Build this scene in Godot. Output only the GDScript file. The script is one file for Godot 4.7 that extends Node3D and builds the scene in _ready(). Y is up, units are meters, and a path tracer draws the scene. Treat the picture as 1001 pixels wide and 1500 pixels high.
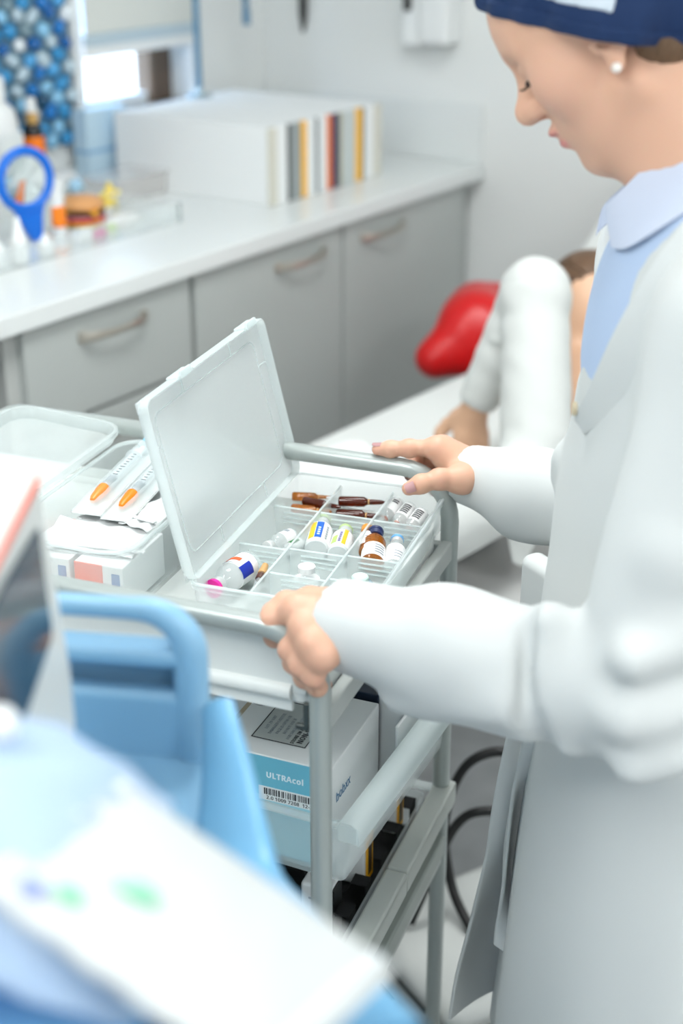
extends Node3D

# ---------- frames of the place (metres, y up) ----------
const COUNTER_AT := Vector3(-0.587, 0, -2.475)      # lower front left corner of the counter run
const COUNTER_TURN := 56.06                         # its x axis runs along the counter, z into the room
const TROLLEY_AT := Vector3(-0.02, 0, -1.15)        # near right post of the trolley
const TROLLEY_TURN := -21.0
var rng := RandomNumberGenerator.new()
var taken := {}
var mats := {}

# ---------- mesh builder ----------
class MB:
	var v := PackedVector3Array()
	var n := PackedVector3Array()
	var uv := PackedVector2Array()
	var c := PackedColorArray()
	var ix := PackedInt32Array()
	var xf := Transform3D()
	var tint := Color(1, 1, 1)
	var colored := false

	func vert(p: Vector3, nn: Vector3, t := Vector2.ZERO) -> int:
		v.append(xf * p)
		n.append((xf.basis * nn).normalized())
		uv.append(t)
		c.append(tint)
		return v.size() - 1

	func tri(a: int, b: int, d: int) -> void:
		ix.append(a); ix.append(b); ix.append(d)

	func face(pts: Array, nn: Vector3) -> void:
		var s := v.size()
		for p in pts: vert(p, nn)
		for i in range(1, pts.size() - 1): tri(s, s + i, s + i + 1)

	# rows of points joined into a smooth surface; normals from the faces
	func grid(rows: Array, closed_u := false, closed_v := false) -> void:
		var s := v.size()
		var h: int = rows.size()
		var w: int = rows[0].size()
		for i in h:
			for j in w:
				vert(rows[i][j], Vector3.ZERO, Vector2(float(j) / maxf(1, w - 1), float(i) / maxf(1, h - 1)))
		var hh := h if closed_v else h - 1
		var ww := w if closed_u else w - 1
		var acc := PackedVector3Array()
		acc.resize(h * w)
		for i in hh:
			for j in ww:
				var a := i * w + j
				var b := i * w + (j + 1) % w
				var d := ((i + 1) % h) * w + (j + 1) % w
				var e := ((i + 1) % h) * w + j
				var nn := (v[s + d] - v[s + a]).cross(v[s + e] - v[s + b])
				acc[a] += nn; acc[b] += nn; acc[d] += nn; acc[e] += nn
				tri(s + a, s + b, s + d); tri(s + a, s + d, s + e)
		for k in h * w: n[s + k] = acc[k].normalized() if acc[k].length() > 1e-14 else Vector3.UP

	func fan(ring: Array, nn: Vector3) -> void:
		var m := Vector3.ZERO
		for p in ring: m += p
		m /= ring.size()
		var s := v.size()
		vert(m, nn)
		for p in ring: vert(p, nn)
		for i in ring.size(): tri(s, s + 1 + i, s + 1 + (i + 1) % ring.size())

	# turn the normals of everything since (v0, i0) outwards, judged by the enclosed volume
	func orient(v0: int, i0: int, caps := true) -> void:
		if v.size() == v0: return
		var m := Vector3.ZERO
		for k in range(v0, v.size()): m += v[k]
		m /= v.size() - v0
		var vol := 0.0
		for k in range(i0, ix.size(), 3):
			var a := v[ix[k]]
			var g := (v[ix[k + 1]] - a).cross(v[ix[k + 2]] - a)
			var side := signf(g.dot(n[ix[k]] + n[ix[k + 1]] + n[ix[k + 2]]))
			vol += side * g.dot(a - m)
		if vol < 0:
			for k in range(v0, v.size()): n[k] = -n[k]

	func rbox(size: Vector3, r := 0.004, seg := 1, at := Vector3.ZERO) -> void:
		var hs := size / 2
		r = minf(r, minf(hs.x, minf(hs.y, hs.z)) * 0.999)
		var m := 2 * (seg + 1)
		var u := PackedFloat32Array()
		for k in seg + 1: u.append(tan(PI / 4 * (1.0 - float(k) / seg)))
		for ax in 3:
			for sg in [-1.0, 1.0]:
				var a1 := (ax + 1) % 3
				var a2 := (ax + 2) % 3
				var s := v.size()
				for i in m:
					for j in m:
						var q := Vector3.ZERO
						var dd := Vector3.ZERO
						q[ax] = sg * (hs[ax] - r); dd[ax] = sg
						var si := -1.0 if i <= seg else 1.0
						var sj := -1.0 if j <= seg else 1.0
						q[a1] = si * (hs[a1] - r); q[a2] = sj * (hs[a2] - r)
						dd[a1] = si * (u[i] if i <= seg else u[m - 1 - i])
						dd[a2] = sj * (u[j] if j <= seg else u[m - 1 - j])
						dd = dd.normalized()
						var p := q + dd * r + at
						var t := Vector2(p[a1], p[a2])
						vert(p, dd, Vector2(p.z if ax == 0 else p.x, p.y if ax != 1 else p.z))
				for i in m - 1:
					for j in m - 1:
						var a := s + i * m + j
						tri(a, a + 1, a + m + 1); tri(a, a + m + 1, a + m)

	func tube(pts: Array, r, sides := 12, closed := false, caps := true) -> void:
		var v0 := v.size(); var i0 := ix.size()
		var rows := []
		var k: int = pts.size()
		var side := Vector3.ZERO
		for i in k:
			var a: Vector3 = pts[(i - 1 + k) % k] if closed or i > 0 else pts[i]
			var b: Vector3 = pts[(i + 1) % k] if closed or i < k - 1 else pts[i]
			var d := (b - a).normalized()
			if side == Vector3.ZERO:
				side = d.cross(Vector3(0.31, 0.9, 0.2)).normalized()
			side = (side - d * side.dot(d)).normalized()
			var up := d.cross(side)
			var rr: float = r[i] if r is Array or r is PackedFloat32Array else r
			var row := PackedVector3Array()
			for j in sides:
				var t := TAU * j / sides
				row.append(pts[i] + (side * cos(t) + up * sin(t)) * rr)
			rows.append(row)
		grid(rows, true, closed)
		orient(v0, i0)
		if caps and not closed:
			fan(Array(rows[0]), (pts[0] - pts[1]).normalized())
			fan(Array(rows[k - 1]), (pts[k - 1] - pts[k - 2]).normalized())

	# profile: Vector2(radius, height) turned round y; sharp corners stay sharp
	func lathe(profile: Array, sides := 24, caps := true) -> void:
		var v0 := v.size(); var i0 := ix.size()
		var run := []
		for i in profile.size():
			var p: Vector2 = profile[i]
			var row := PackedVector3Array()
			for j in sides:
				var t := TAU * j / sides
				row.append(Vector3(cos(t) * p.x, p.y, sin(t) * p.x))
			run.append(row)
			if i > 0 and i < profile.size() - 1:
				var d1: Vector2 = (p - profile[i - 1]).normalized()
				var d2: Vector2 = (profile[i + 1] - p).normalized()
				if d1.dot(d2) < 0.8:
					grid(run, true)
					run = [row]
		if run.size() > 1: grid(run, true)
		orient(v0, i0)
		if caps:
			for e in [0, profile.size() - 1]:
				if profile[e].x > 0.0005:
					var row := []
					for j in sides:
						var t := TAU * j / sides
						row.append(Vector3(cos(t) * profile[e].x, profile[e].y, sin(t) * profile[e].x))
					fan(row, Vector3(0, -1 if e == 0 else 1, 0))

	# outline in xy, thickness along z (centred), edges bevelled
	func prism(poly: PackedVector2Array, depth: float, bevel := 0.0) -> void:
		var k := poly.size()
		var area := 0.0
		for i in k: area += poly[i].cross(poly[(i + 1) % k])
		var out := 1.0 if area > 0 else -1.0
		var inner := PackedVector2Array()
		for i in k:
			var d1 := (poly[i] - poly[(i - 1 + k) % k]).normalized()
			var d2 := (poly[(i + 1) % k] - poly[i]).normalized()
			var nn := (Vector2(d1.y, -d1.x) + Vector2(d2.y, -d2.x)).normalized() * out
			inner.append(poly[i] - nn * bevel)
		var tris := Geometry2D.triangulate_polygon(inner)
		for sg in [-1.0, 1.0]:
			var s := v.size()
			for p in inner: vert(Vector3(p.x, p.y, sg * depth / 2), Vector3(0, 0, sg), p)
			for t in range(0, tris.size(), 3): tri(s + tris[t], s + tris[t + 1], s + tris[t + 2])
		for i in k:
			var j := (i + 1) % k
			var d := (poly[j] - poly[i]).normalized()
			var nn := Vector3(d.y, -d.x, 0) * out
			var a := poly[i]; var b := poly[j]
			var z := depth / 2 - bevel
			face([Vector3(a.x, a.y, -z), Vector3(b.x, b.y, -z), Vector3(b.x, b.y, z), Vector3(a.x, a.y, z)], nn)
			if bevel > 0:
				for sg in [-1.0, 1.0]:
					face([Vector3(a.x, a.y, sg * z), Vector3(b.x, b.y, sg * z), Vector3(inner[j].x, inner[j].y, sg * depth / 2), Vector3(inner[i].x, inner[i].y, sg * depth / 2)], (nn + Vector3(0, 0, sg)).normalized())

	# a sheet with thickness from a grid of points
	func slab(rows: Array, thick: float) -> void:
		var v0 := v.size(); var i0 := ix.size()
		var h: int = rows.size(); var w: int = rows[0].size()
		var nn := []
		for i in h:
			var r := []
			for j in w:
				var du: Vector3 = rows[i][mini(j + 1, w - 1)] - rows[i][maxi(j - 1, 0)]
				var dv: Vector3 = rows[mini(i + 1, h - 1)][j] - rows[maxi(i - 1, 0)][j]
				r.append(du.cross(dv).normalized() * thick / 2)
			nn.append(r)
		# one closed ring per column-wise section: front, rounded edge, back
		var ring := []
		for i in h:
			var row := PackedVector3Array()
			for j in w: row.append(rows[i][j] + nn[i][j])
			var e: Vector3 = (rows[i][w - 1] - rows[i][w - 2]).normalized() * thick / 2
			row.append(rows[i][w - 1] + e)
			for j in range(w - 1, -1, -1): row.append(rows[i][j] - nn[i][j])
			e = (rows[i][0] - rows[i][1]).normalized() * thick / 2
			row.append(rows[i][0] + e)
			ring.append(row)
		grid(ring, true)
		for e in [0, h - 1]:
			var a := PackedVector3Array(); var b := PackedVector3Array()
			for j in w:
				a.append(rows[e][j] + nn[e][j]); b.append(rows[e][j] - nn[e][j])
			grid([a, b])
		orient(v0, i0)

	func mesh() -> ArrayMesh:
		for k in range(0, ix.size(), 3):
			var a := ix[k]; var b := ix[k + 1]; var d := ix[k + 2]
			if (v[b] - v[a]).cross(v[d] - v[a]).dot(n[a] + n[b] + n[d]) > 0:
				ix[k + 1] = d; ix[k + 2] = b
		var arr := []
		arr.resize(Mesh.ARRAY_MAX)
		arr[Mesh.ARRAY_VERTEX] = v
		arr[Mesh.ARRAY_NORMAL] = n
		arr[Mesh.ARRAY_TEX_UV] = uv
		if colored: arr[Mesh.ARRAY_COLOR] = c
		arr[Mesh.ARRAY_INDEX] = ix
		var m := ArrayMesh.new()
		m.add_surface_from_arrays(Mesh.PRIMITIVE_TRIANGLES, arr)
		return m

# ---------- signed distance bodies, meshed with surface nets ----------
class SDF:
	var kind := PackedInt32Array()      # 0 tapered capsule, 1 ellipsoid
	var cut := PackedInt32Array()
	var a := PackedVector3Array()
	var b := PackedVector3Array()
	var ra := PackedFloat32Array()
	var rb := PackedFloat32Array()
	var k := PackedFloat32Array()
	var rot := []
	var rough := []                     # optional Callable(p) -> offset
	var planes := []                    # [point, normal]: what lies ahead of the normal is cut away
	func cap(p: Vector3, q: Vector3, r0: float, r1: float, kk := 0.01, minus := 0) -> void:
		kind.append(0); cut.append(minus); a.append(p); b.append(q); ra.append(r0); rb.append(r1); k.append(kk); rot.append(null)
	func ell(p: Vector3, r: Vector3, kk := 0.01, bas := Basis(), minus := 0) -> void:
		kind.append(1); cut.append(minus); a.append(p); b.append(r); ra.append(maxf(r.x, maxf(r.y, r.z))); rb.append(0); k.append(kk); rot.append(bas.transposed())
	func one(i: int, p: Vector3) -> float:
		if kind[i] == 0:
			var pa := p - a[i]
			var ba := b[i] - a[i]
			var t := clampf(pa.dot(ba) / maxf(ba.length_squared(), 1e-9), 0.0, 1.0)
			return (pa - ba * t).length() - lerpf(ra[i], rb[i], t)
		var q: Vector3 = rot[i] * (p - a[i])
		var r := b[i]
		var k0 := (q / r).length()
		var k1 := (q / (r * r)).length()
		return k0 * (k0 - 1.0) / k1 if k1 > 1e-9 else -minf(r.x, minf(r.y, r.z))
	func at(p: Vector3, use: PackedInt32Array) -> float:
		var d := 1e9
		for i in use:
			var e := one(i, p)
			var kk := k[i]
			if cut[i]:
				e = -e
				var h := maxf(kk - absf(d - e), 0.0) / kk
				d = maxf(d, e) + h * h * kk * 0.25
			elif d > 1e8: d = e
			else:
				var h := maxf(kk - absf(d - e), 0.0) / kk
				d = minf(d, e) - h * h * kk * 0.25
		for c in rough: d += c.call(p)
		for pl in planes: d = maxf(d, (p - pl[0]).dot(pl[1]))
		return d
	func mesh_into(mb: MB, cell: float, lo: Vector3, hi: Vector3, paint = null) -> void:
		var all := PackedInt32Array(range(kind.size()))
		var B := 8
		var bs := cell * B
		var nb := Vector3i(((hi - lo) / bs).ceil())
		var verts := {}
		var edges := []
		var reach := bs * 0.95
		var val := PackedFloat32Array()
		val.resize(729)
		var s0 := mb.v.size()
		for bz in nb.z:
			for by in nb.y:
				for bx in nb.x:
					var o := lo + Vector3(bx, by, bz) * bs
					var m := o + Vector3.ONE * bs / 2
					var d := at(m, all)
					if absf(d) > reach + 0.012: continue
					var use := PackedInt32Array()
					for i in all:
						var di := one(i, m)
						if di < reach + 0.01 + k[i] + maxf(d, 0.0): use.append(i)
					var any_in := false
					var any_out := false
					var w := 0
					for z in 9:
						for y in 9:
							for x in 9:
								var e := at(o + Vector3(x, y, z) * cell, use)
								val[w] = e
								if e < 0: any_in = true
								else: any_out = true
								w += 1
					if not (any_in and any_out): continue
					for z in 8:
						for y in 8:
							for x in 8:
								var i0 := z * 81 + y * 9 + x
								var mask := 0
								var q0 := val[i0]; var q1 := val[i0 + 1]; var q2 := val[i0 + 9]; var q3 := val[i0 + 10]
								var q4 := val[i0 + 81]; var q5 := val[i0 + 82]; var q6 := val[i0 + 90]; var q7 := val[i0 + 91]
								if q0 < 0: mask |= 1
								if q1 < 0: mask |= 2
								if q2 < 0: mask |= 4
								if q3 < 0: mask |= 8
								if q4 < 0: mask |= 16
								if q5 < 0: mask |= 32
								if q6 < 0: mask |= 64
								if q7 < 0: mask |= 128
								if mask == 0 or mask == 255: continue
								var q := [q0, q1, q2, q3, q4, q5, q6, q7]
								var sum := Vector3.ZERO
								var cnt := 0
								for e in EDGE:
									var u: float = q[e[0]]; var t: float = q[e[1]]
									if (u < 0) != (t < 0):
										var f := u / (u - t)
										sum += CORNER[e[0]].lerp(CORNER[e[1]], f)
										cnt += 1
								var cellk := Vector3i(bx * 8 + x, by * 8 + y, bz * 8 + z)
								var p := o + (Vector3(x, y, z) + sum / cnt) * cell
								var g := cell * 0.5
								var nn := Vector3(at(p + Vector3(g, 0, 0), use) - at(p - Vector3(g, 0, 0), use), at(p + Vector3(0, g, 0), use) - at(p - Vector3(0, g, 0), use), at(p + Vector3(0, 0, g), use) - at(p - Vector3(0, 0, g), use))
								if paint: mb.tint = paint.call(p)
								verts[cellk] = mb.vert(p, nn.normalized())
								if (q0 < 0) != (q1 < 0): edges.append([cellk, 0])
								if (q0 < 0) != (q2 < 0): edges.append([cellk, 1])
								if (q0 < 0) != (q4 < 0): edges.append([cellk, 2])
		for e in edges:
			var c: Vector3i = e[0]
			var u := Vector3i.ZERO; var w2 := Vector3i.ZERO
			u[(e[1] + 1) % 3] = 1; w2[(e[1] + 2) % 3] = 1
			var p0 = verts.get(c); var p1 = verts.get(c - u); var p2 = verts.get(c - u - w2); var p3 = verts.get(c - w2)
			if p1 == null or p2 == null or p3 == null: continue
			mb.tri(p0, p1, p2); mb.tri(p0, p2, p3)
	const CORNER := [Vector3(0, 0, 0), Vector3(1, 0, 0), Vector3(0, 1, 0), Vector3(1, 1, 0), Vector3(0, 0, 1), Vector3(1, 0, 1), Vector3(0, 1, 1), Vector3(1, 1, 1)]
	const EDGE := [[0, 1], [2, 3], [4, 5], [6, 7], [0, 2], [1, 3], [4, 6], [5, 7], [0, 4], [1, 5], [2, 6], [3, 7]]

# ---------- naming, tagging, placing ----------
func numbered(called: String) -> String:
	taken[called] = taken.get(called, -1) + 1
	return called if taken[called] == 0 else "%s_%03d" % [called, taken[called]]

func tag(o, label: String, category: String, group := ""):
	o.set_meta("label", label); o.set_meta("category", category)
	if group: o.set_meta("group", group)
	return o

func thing(called: String, label: String, category: String, at := Vector3.ZERO, turn := 0.0, group := "") -> Node3D:
	var o := Node3D.new()
	o.name = numbered(called)
	add_child(o)
	o.position = at; o.rotation_degrees.y = turn
	return tag(o, label, category, group)

func put(called: String, m: Mesh, mat: Material, parent: Node, at := Vector3.ZERO) -> MeshInstance3D:
	var o := MeshInstance3D.new()
	o.name = numbered(called) if parent == self else called
	o.mesh = m
	o.material_override = mat
	o.position = at
	parent.add_child(o, true)
	return o

func fin(called: String, mb: MB, mat: Material, parent: Node, at := Vector3.ZERO) -> MeshInstance3D:
	return put(called, mb.mesh(), mat, parent, at)

func box(called: String, size: Vector3, at: Vector3, mat: Material, parent: Node, r := 0.003, seg := 1) -> MeshInstance3D:
	var mb := MB.new()
	mb.rbox(size, r, seg)
	return fin(called, mb, mat, parent, at)

func lath(called: String, profile: Array, mat: Material, parent: Node, at := Vector3.ZERO, sides := 24) -> MeshInstance3D:
	var mb := MB.new()
	mb.lathe(profile, sides)
	return fin(called, mb, mat, parent, at)

func tub(called: String, pts: Array, r, mat: Material, parent: Node, sides := 12, closed := false) -> MeshInstance3D:
	var mb := MB.new()
	mb.tube(pts, r, sides, closed)
	return fin(called, mb, mat, parent)

func lettering(called: String, text: String, height: float, mat: Material, parent: Node, xf: Transform3D, bold := false, mono := false) -> MeshInstance3D:
	var f := SystemFont.new()
	f.font_names = PackedStringArray(["Droid Sans Mono" if mono else "Droid Sans"])
	f.font_weight = 700 if bold else 400
	var t := TextMesh.new()
	t.text = text; t.font = f; t.font_size = 32
	t.pixel_size = height / 32.0 * 1.35
	t.depth = 0.0003
	t.curve_step = 2.0
	var o := MeshInstance3D.new()
	o.name = called
	o.mesh = t
	o.material_override = mat
	o.transform = xf
	parent.add_child(o, true)
	return o

# a smooth curve through points
func curve(pts: Array, per := 8, closed := false) -> Array:
	var out := []
	var k := pts.size()
	for i in (k if closed else k - 1):
		var p0 = pts[(i - 1 + k) % k] if closed or i > 0 else pts[i]
		var p1 = pts[i]
		var p2 = pts[(i + 1) % k]
		var p3 = pts[(i + 2) % k] if closed or i < k - 2 else pts[(i + 1) % k]
		for s in per:
			out.append(p1.cubic_interpolate(p2, p0, p3, float(s) / per))
	if not closed: out.append(pts[k - 1])
	return out

func circle2(r: float, k: int, at := Vector2.ZERO, from := 0.0, to := TAU) -> PackedVector2Array:
	var p := PackedVector2Array()
	for i in k: p.append(at + Vector2(cos(lerpf(from, to, float(i) / k)), sin(lerpf(from, to, float(i) / k))) * r)
	return p

func rrect(w: float, h: float, r: float, seg := 4, at := Vector2.ZERO) -> PackedVector2Array:
	var p := PackedVector2Array()
	for q in 4:
		var cx := (w / 2 - r) * (1 if q in [0, 3] else -1)
		var cy := (h / 2 - r) * (1 if q in [0, 1] else -1)
		for s in seg + 1:
			var t := PI / 2 * (q + float(s) / seg)
			p.append(at + Vector2(cx + cos(t) * r, cy + sin(t) * r))
	return p

# an open tray: outline at the rim and at the base, wall thickness, height
func bin(mb: MB, w: float, d: float, h: float, r: float, thick: float, taper := 0.0, lip := 0.0) -> void:
	var v0 := mb.v.size(); var i0 := mb.ix.size()
	var rows := []
	var prof := [Vector2(-taper, 0.0), Vector2(0, h - (0.006 if lip > 0 else 0.0))]
	if lip > 0: prof += [Vector2(lip, h - 0.006), Vector2(lip, h)]
	else: prof += [Vector2(0, h)]
	prof += [Vector2(-thick, h), Vector2(-thick - taper, thick)]
	for i in prof.size() - 1:
		var two := []
		for e in [prof[i], prof[i + 1]]:
			var row := PackedVector3Array()
			for p in rrect(w + 2 * e.x, d + 2 * e.x, maxf(r + e.x, 0.001)): row.append(Vector3(p.x, e.y, p.y))
			two.append(row)
		mb.grid(two, true)
	mb.orient(v0, i0)
	for e in [[prof[0], -1], [prof[prof.size() - 1], 1]]:
		var ring := []
		for p in rrect(w + 2 * e[0].x, d + 2 * e[0].x, maxf(r + e[0].x, 0.001)): ring.append(Vector3(p.x, e[0].y, p.y))
		var s := mb.v.size()
		mb.fan(ring, Vector3(0, e[1], 0))

# ---------- materials ----------
func mat(called: String, color: Color, rough := 0.6, metal := 0.0) -> StandardMaterial3D:
	if mats.has(called): return mats[called]
	var m := StandardMaterial3D.new()
	m.resource_name = called
	m.albedo_color = color
	m.roughness = rough
	m.metallic = metal
	mats[called] = m
	return m

func noise_tex(freq: float, size := 256, octaves := 3, low := 0.0, high := 1.0, sd := 1, kind := FastNoiseLite.TYPE_SIMPLEX_SMOOTH) -> NoiseTexture2D:
	var f := FastNoiseLite.new()
	f.noise_type = kind
	f.frequency = freq; f.seed = sd; f.fractal_octaves = octaves
	var t := NoiseTexture2D.new()
	t.width = size; t.height = size; t.seamless = true; t.noise = f
	var g := Gradient.new()
	g.set_color(0, Color(low, low, low)); g.set_color(1, Color(high, high, high))
	t.color_ramp = g
	return t

func weave(size := 128, period := 4, depth := 0.25, lift := 1.0) -> ImageTexture:
	var im := Image.create(size, size, false, Image.FORMAT_RGB8)
	var r := RandomNumberGenerator.new(); r.seed = 5
	for y in size:
		for x in size:
			var g := 0.5 + 0.25 * sin(TAU * x / period) * (1 if (y / period) % 2 == 0 else -1) + 0.25 * sin(TAU * y / period)
			var c := clampf(lift - depth + depth * g + r.randf_range(-0.02, 0.02), 0, 1)
			im.set_pixel(x, y, Color(c, c, c))
	return ImageTexture.create_from_image(im)

func triplanar(m: StandardMaterial3D, scale: float, world := false) -> StandardMaterial3D:
	m.uv1_triplanar = true
	m.uv1_world_triplanar = world
	m.uv1_scale = Vector3.ONE * scale
	return m

func bumpy(m: StandardMaterial3D, tex: Texture2D, cm: float, scale: float) -> StandardMaterial3D:
	m.heightmap_enabled = true
	m.heightmap_texture = tex
	m.heightmap_scale = cm
	return triplanar(m, scale)

func clear(called: String, color: Color, alpha: float, rough := 0.08) -> StandardMaterial3D:
	var m := mat(called, Color(color, alpha), rough)
	m.transparency = BaseMaterial3D.TRANSPARENCY_ALPHA
	m.cull_mode = BaseMaterial3D.CULL_DISABLED
	return m

func solid_glass(called: String, color: Color, alpha: float, rough: float, scale := 0.05) -> StandardMaterial3D:
	var m := mat(called, Color(color, alpha), rough)
	m.refraction_enabled = true
	m.refraction_scale = scale
	return m

func _ready() -> void:
	camera_and_light()
	room()
	counter()
	stool_and_couch()
	trolley()
	medicine_box()
	syringe_box()
	trolley_load()
	floor_device()
	patient()
	doctor()
	foreground()
	# turn the whole place so that the walls lie along the axes
	var G := Transform3D(Basis(Vector3.UP, deg_to_rad(-COUNTER_TURN)), Vector3.ZERO)
	for o in get_children():
		if o is Node3D: o.transform = G * o.transform

# a piece of the room in the counter's frame: s along the counter, n into the wall, h up
func at_counter(s: float, n: float, h: float) -> Vector3:
	return COUNTER_AT + Basis(Vector3.UP, deg_to_rad(COUNTER_TURN)) * Vector3(s, h, -n)

func room_box(called: String, s0: float, s1: float, n0: float, n1: float, h0: float, h1: float, m: Material, parent: Node = self, r := 0.001) -> MeshInstance3D:
	var o := box(called, Vector3(s1 - s0, h1 - h0, n1 - n0), at_counter((s0 + s1) / 2, (n0 + n1) / 2, (h0 + h1) / 2), m, parent, r)
	o.rotation_degrees.y = COUNTER_TURN
	if parent == self: o.set_meta("kind", "structure")
	return o

func struct(o):
	o.set_meta("kind", "structure")
	return o

func camera_and_light() -> void:
	var cam := Camera3D.new()
	cam.name = "camera"
	add_child(cam)
	cam.position = Vector3(0, 1.62, 0)
	cam.rotation_degrees = Vector3(-24.13, 0, 0)
	cam.near = 0.05; cam.far = 60
	var lens := CameraAttributesPhysical.new()
	lens.frustum_focal_length = 33.33
	lens.frustum_focus_distance = 1.56
	lens.exposure_aperture = 1.7
	cam.attributes = lens
	cam.current = true
	var env := Environment.new()
	env.background_mode = Environment.BG_SKY
	var sky := Sky.new()
	var sm := ProceduralSkyMaterial.new()
	sm.sky_top_color = Color(0.62, 0.78, 0.95); sm.sky_horizon_color = Color(0.95, 0.97, 1.0)
	sm.ground_horizon_color = Color(0.9, 0.9, 0.88); sm.ground_bottom_color = Color(0.6, 0.6, 0.58)
	sm.sky_energy_multiplier = 2.5; sm.ground_energy_multiplier = 1.6
	sm.sun_angle_max = 0.0
	sky.sky_material = sm
	env.sky = sky
	env.tonemap_mode = Environment.TONE_MAPPER_LINEAR
	env.tonemap_exposure = 1.40
	env.sdfgi_enabled = true; env.ssao_enabled = true; env.ssil_enabled = true
	var we := WorldEnvironment.new()
	we.name = "world_environment"
	we.environment = env
	add_child(we)
	# ceiling panels: a glowing diffuser and an area light of the same size just below it
	var glow := mat("panel_glow", Color(1, 1, 1), 0.6)
	glow.emission_enabled = true; glow.emission = Color(1, 1, 1); glow.emission_energy_multiplier = 1.2
	var white := mat("white_metal", Color(0.92, 0.92, 0.92), 0.5)
	var spots := [[-2.1, -0.9], [-0.1, -0.9], [-2.1, -3.2], [-0.1, -3.2]]
	var where := ["ceiling light panel nearest the window and the white bottle", "ceiling light panel above the trolley and the exam couch", "ceiling light panel farthest from the window, left of the pair behind the viewer", "ceiling light panel behind the woman in the white coat"]
	for i in 4:
		var p := thing("ceiling_light", where[i], "light", at_counter(spots[i][0], spots[i][1], 2.56), COUNTER_TURN, "ceiling light panels")
		var mb := MB.new()
		for e in [[0.62, 0.02, 0.0, 0.31], [0.62, 0.02, 0.0, -0.31]]:
			mb.rbox(Vector3(1.24, 0.04, 0.02), 0.003, 1, Vector3(0, 0.02, e[3]))
		for e in [-0.61, 0.61]: mb.rbox(Vector3(0.02, 0.04, 0.6), 0.003, 1, Vector3(e, 0.02, 0))
		fin("frame", mb, white, p)
		box("diffuser", Vector3(1.2, 0.012, 0.6), Vector3(0, 0.018, 0), glow, p, 0.002)
		var l := AreaLight3D.new()
		l.name = "panel_light"
		l.area_size = Vector2(1.2, 0.6)
		l.light_energy = LIGHT
		l.light_color = Color(0.985, 1.0, 0.995)
		l.area_range = 12.0; l.area_attenuation = 2.0
		l.shadow_enabled = true
		p.add_child(l)
		l.position = Vector3(0, 0.004, 0)
		l.rotation_degrees.x = -90
const LIGHT := 1.9

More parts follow.
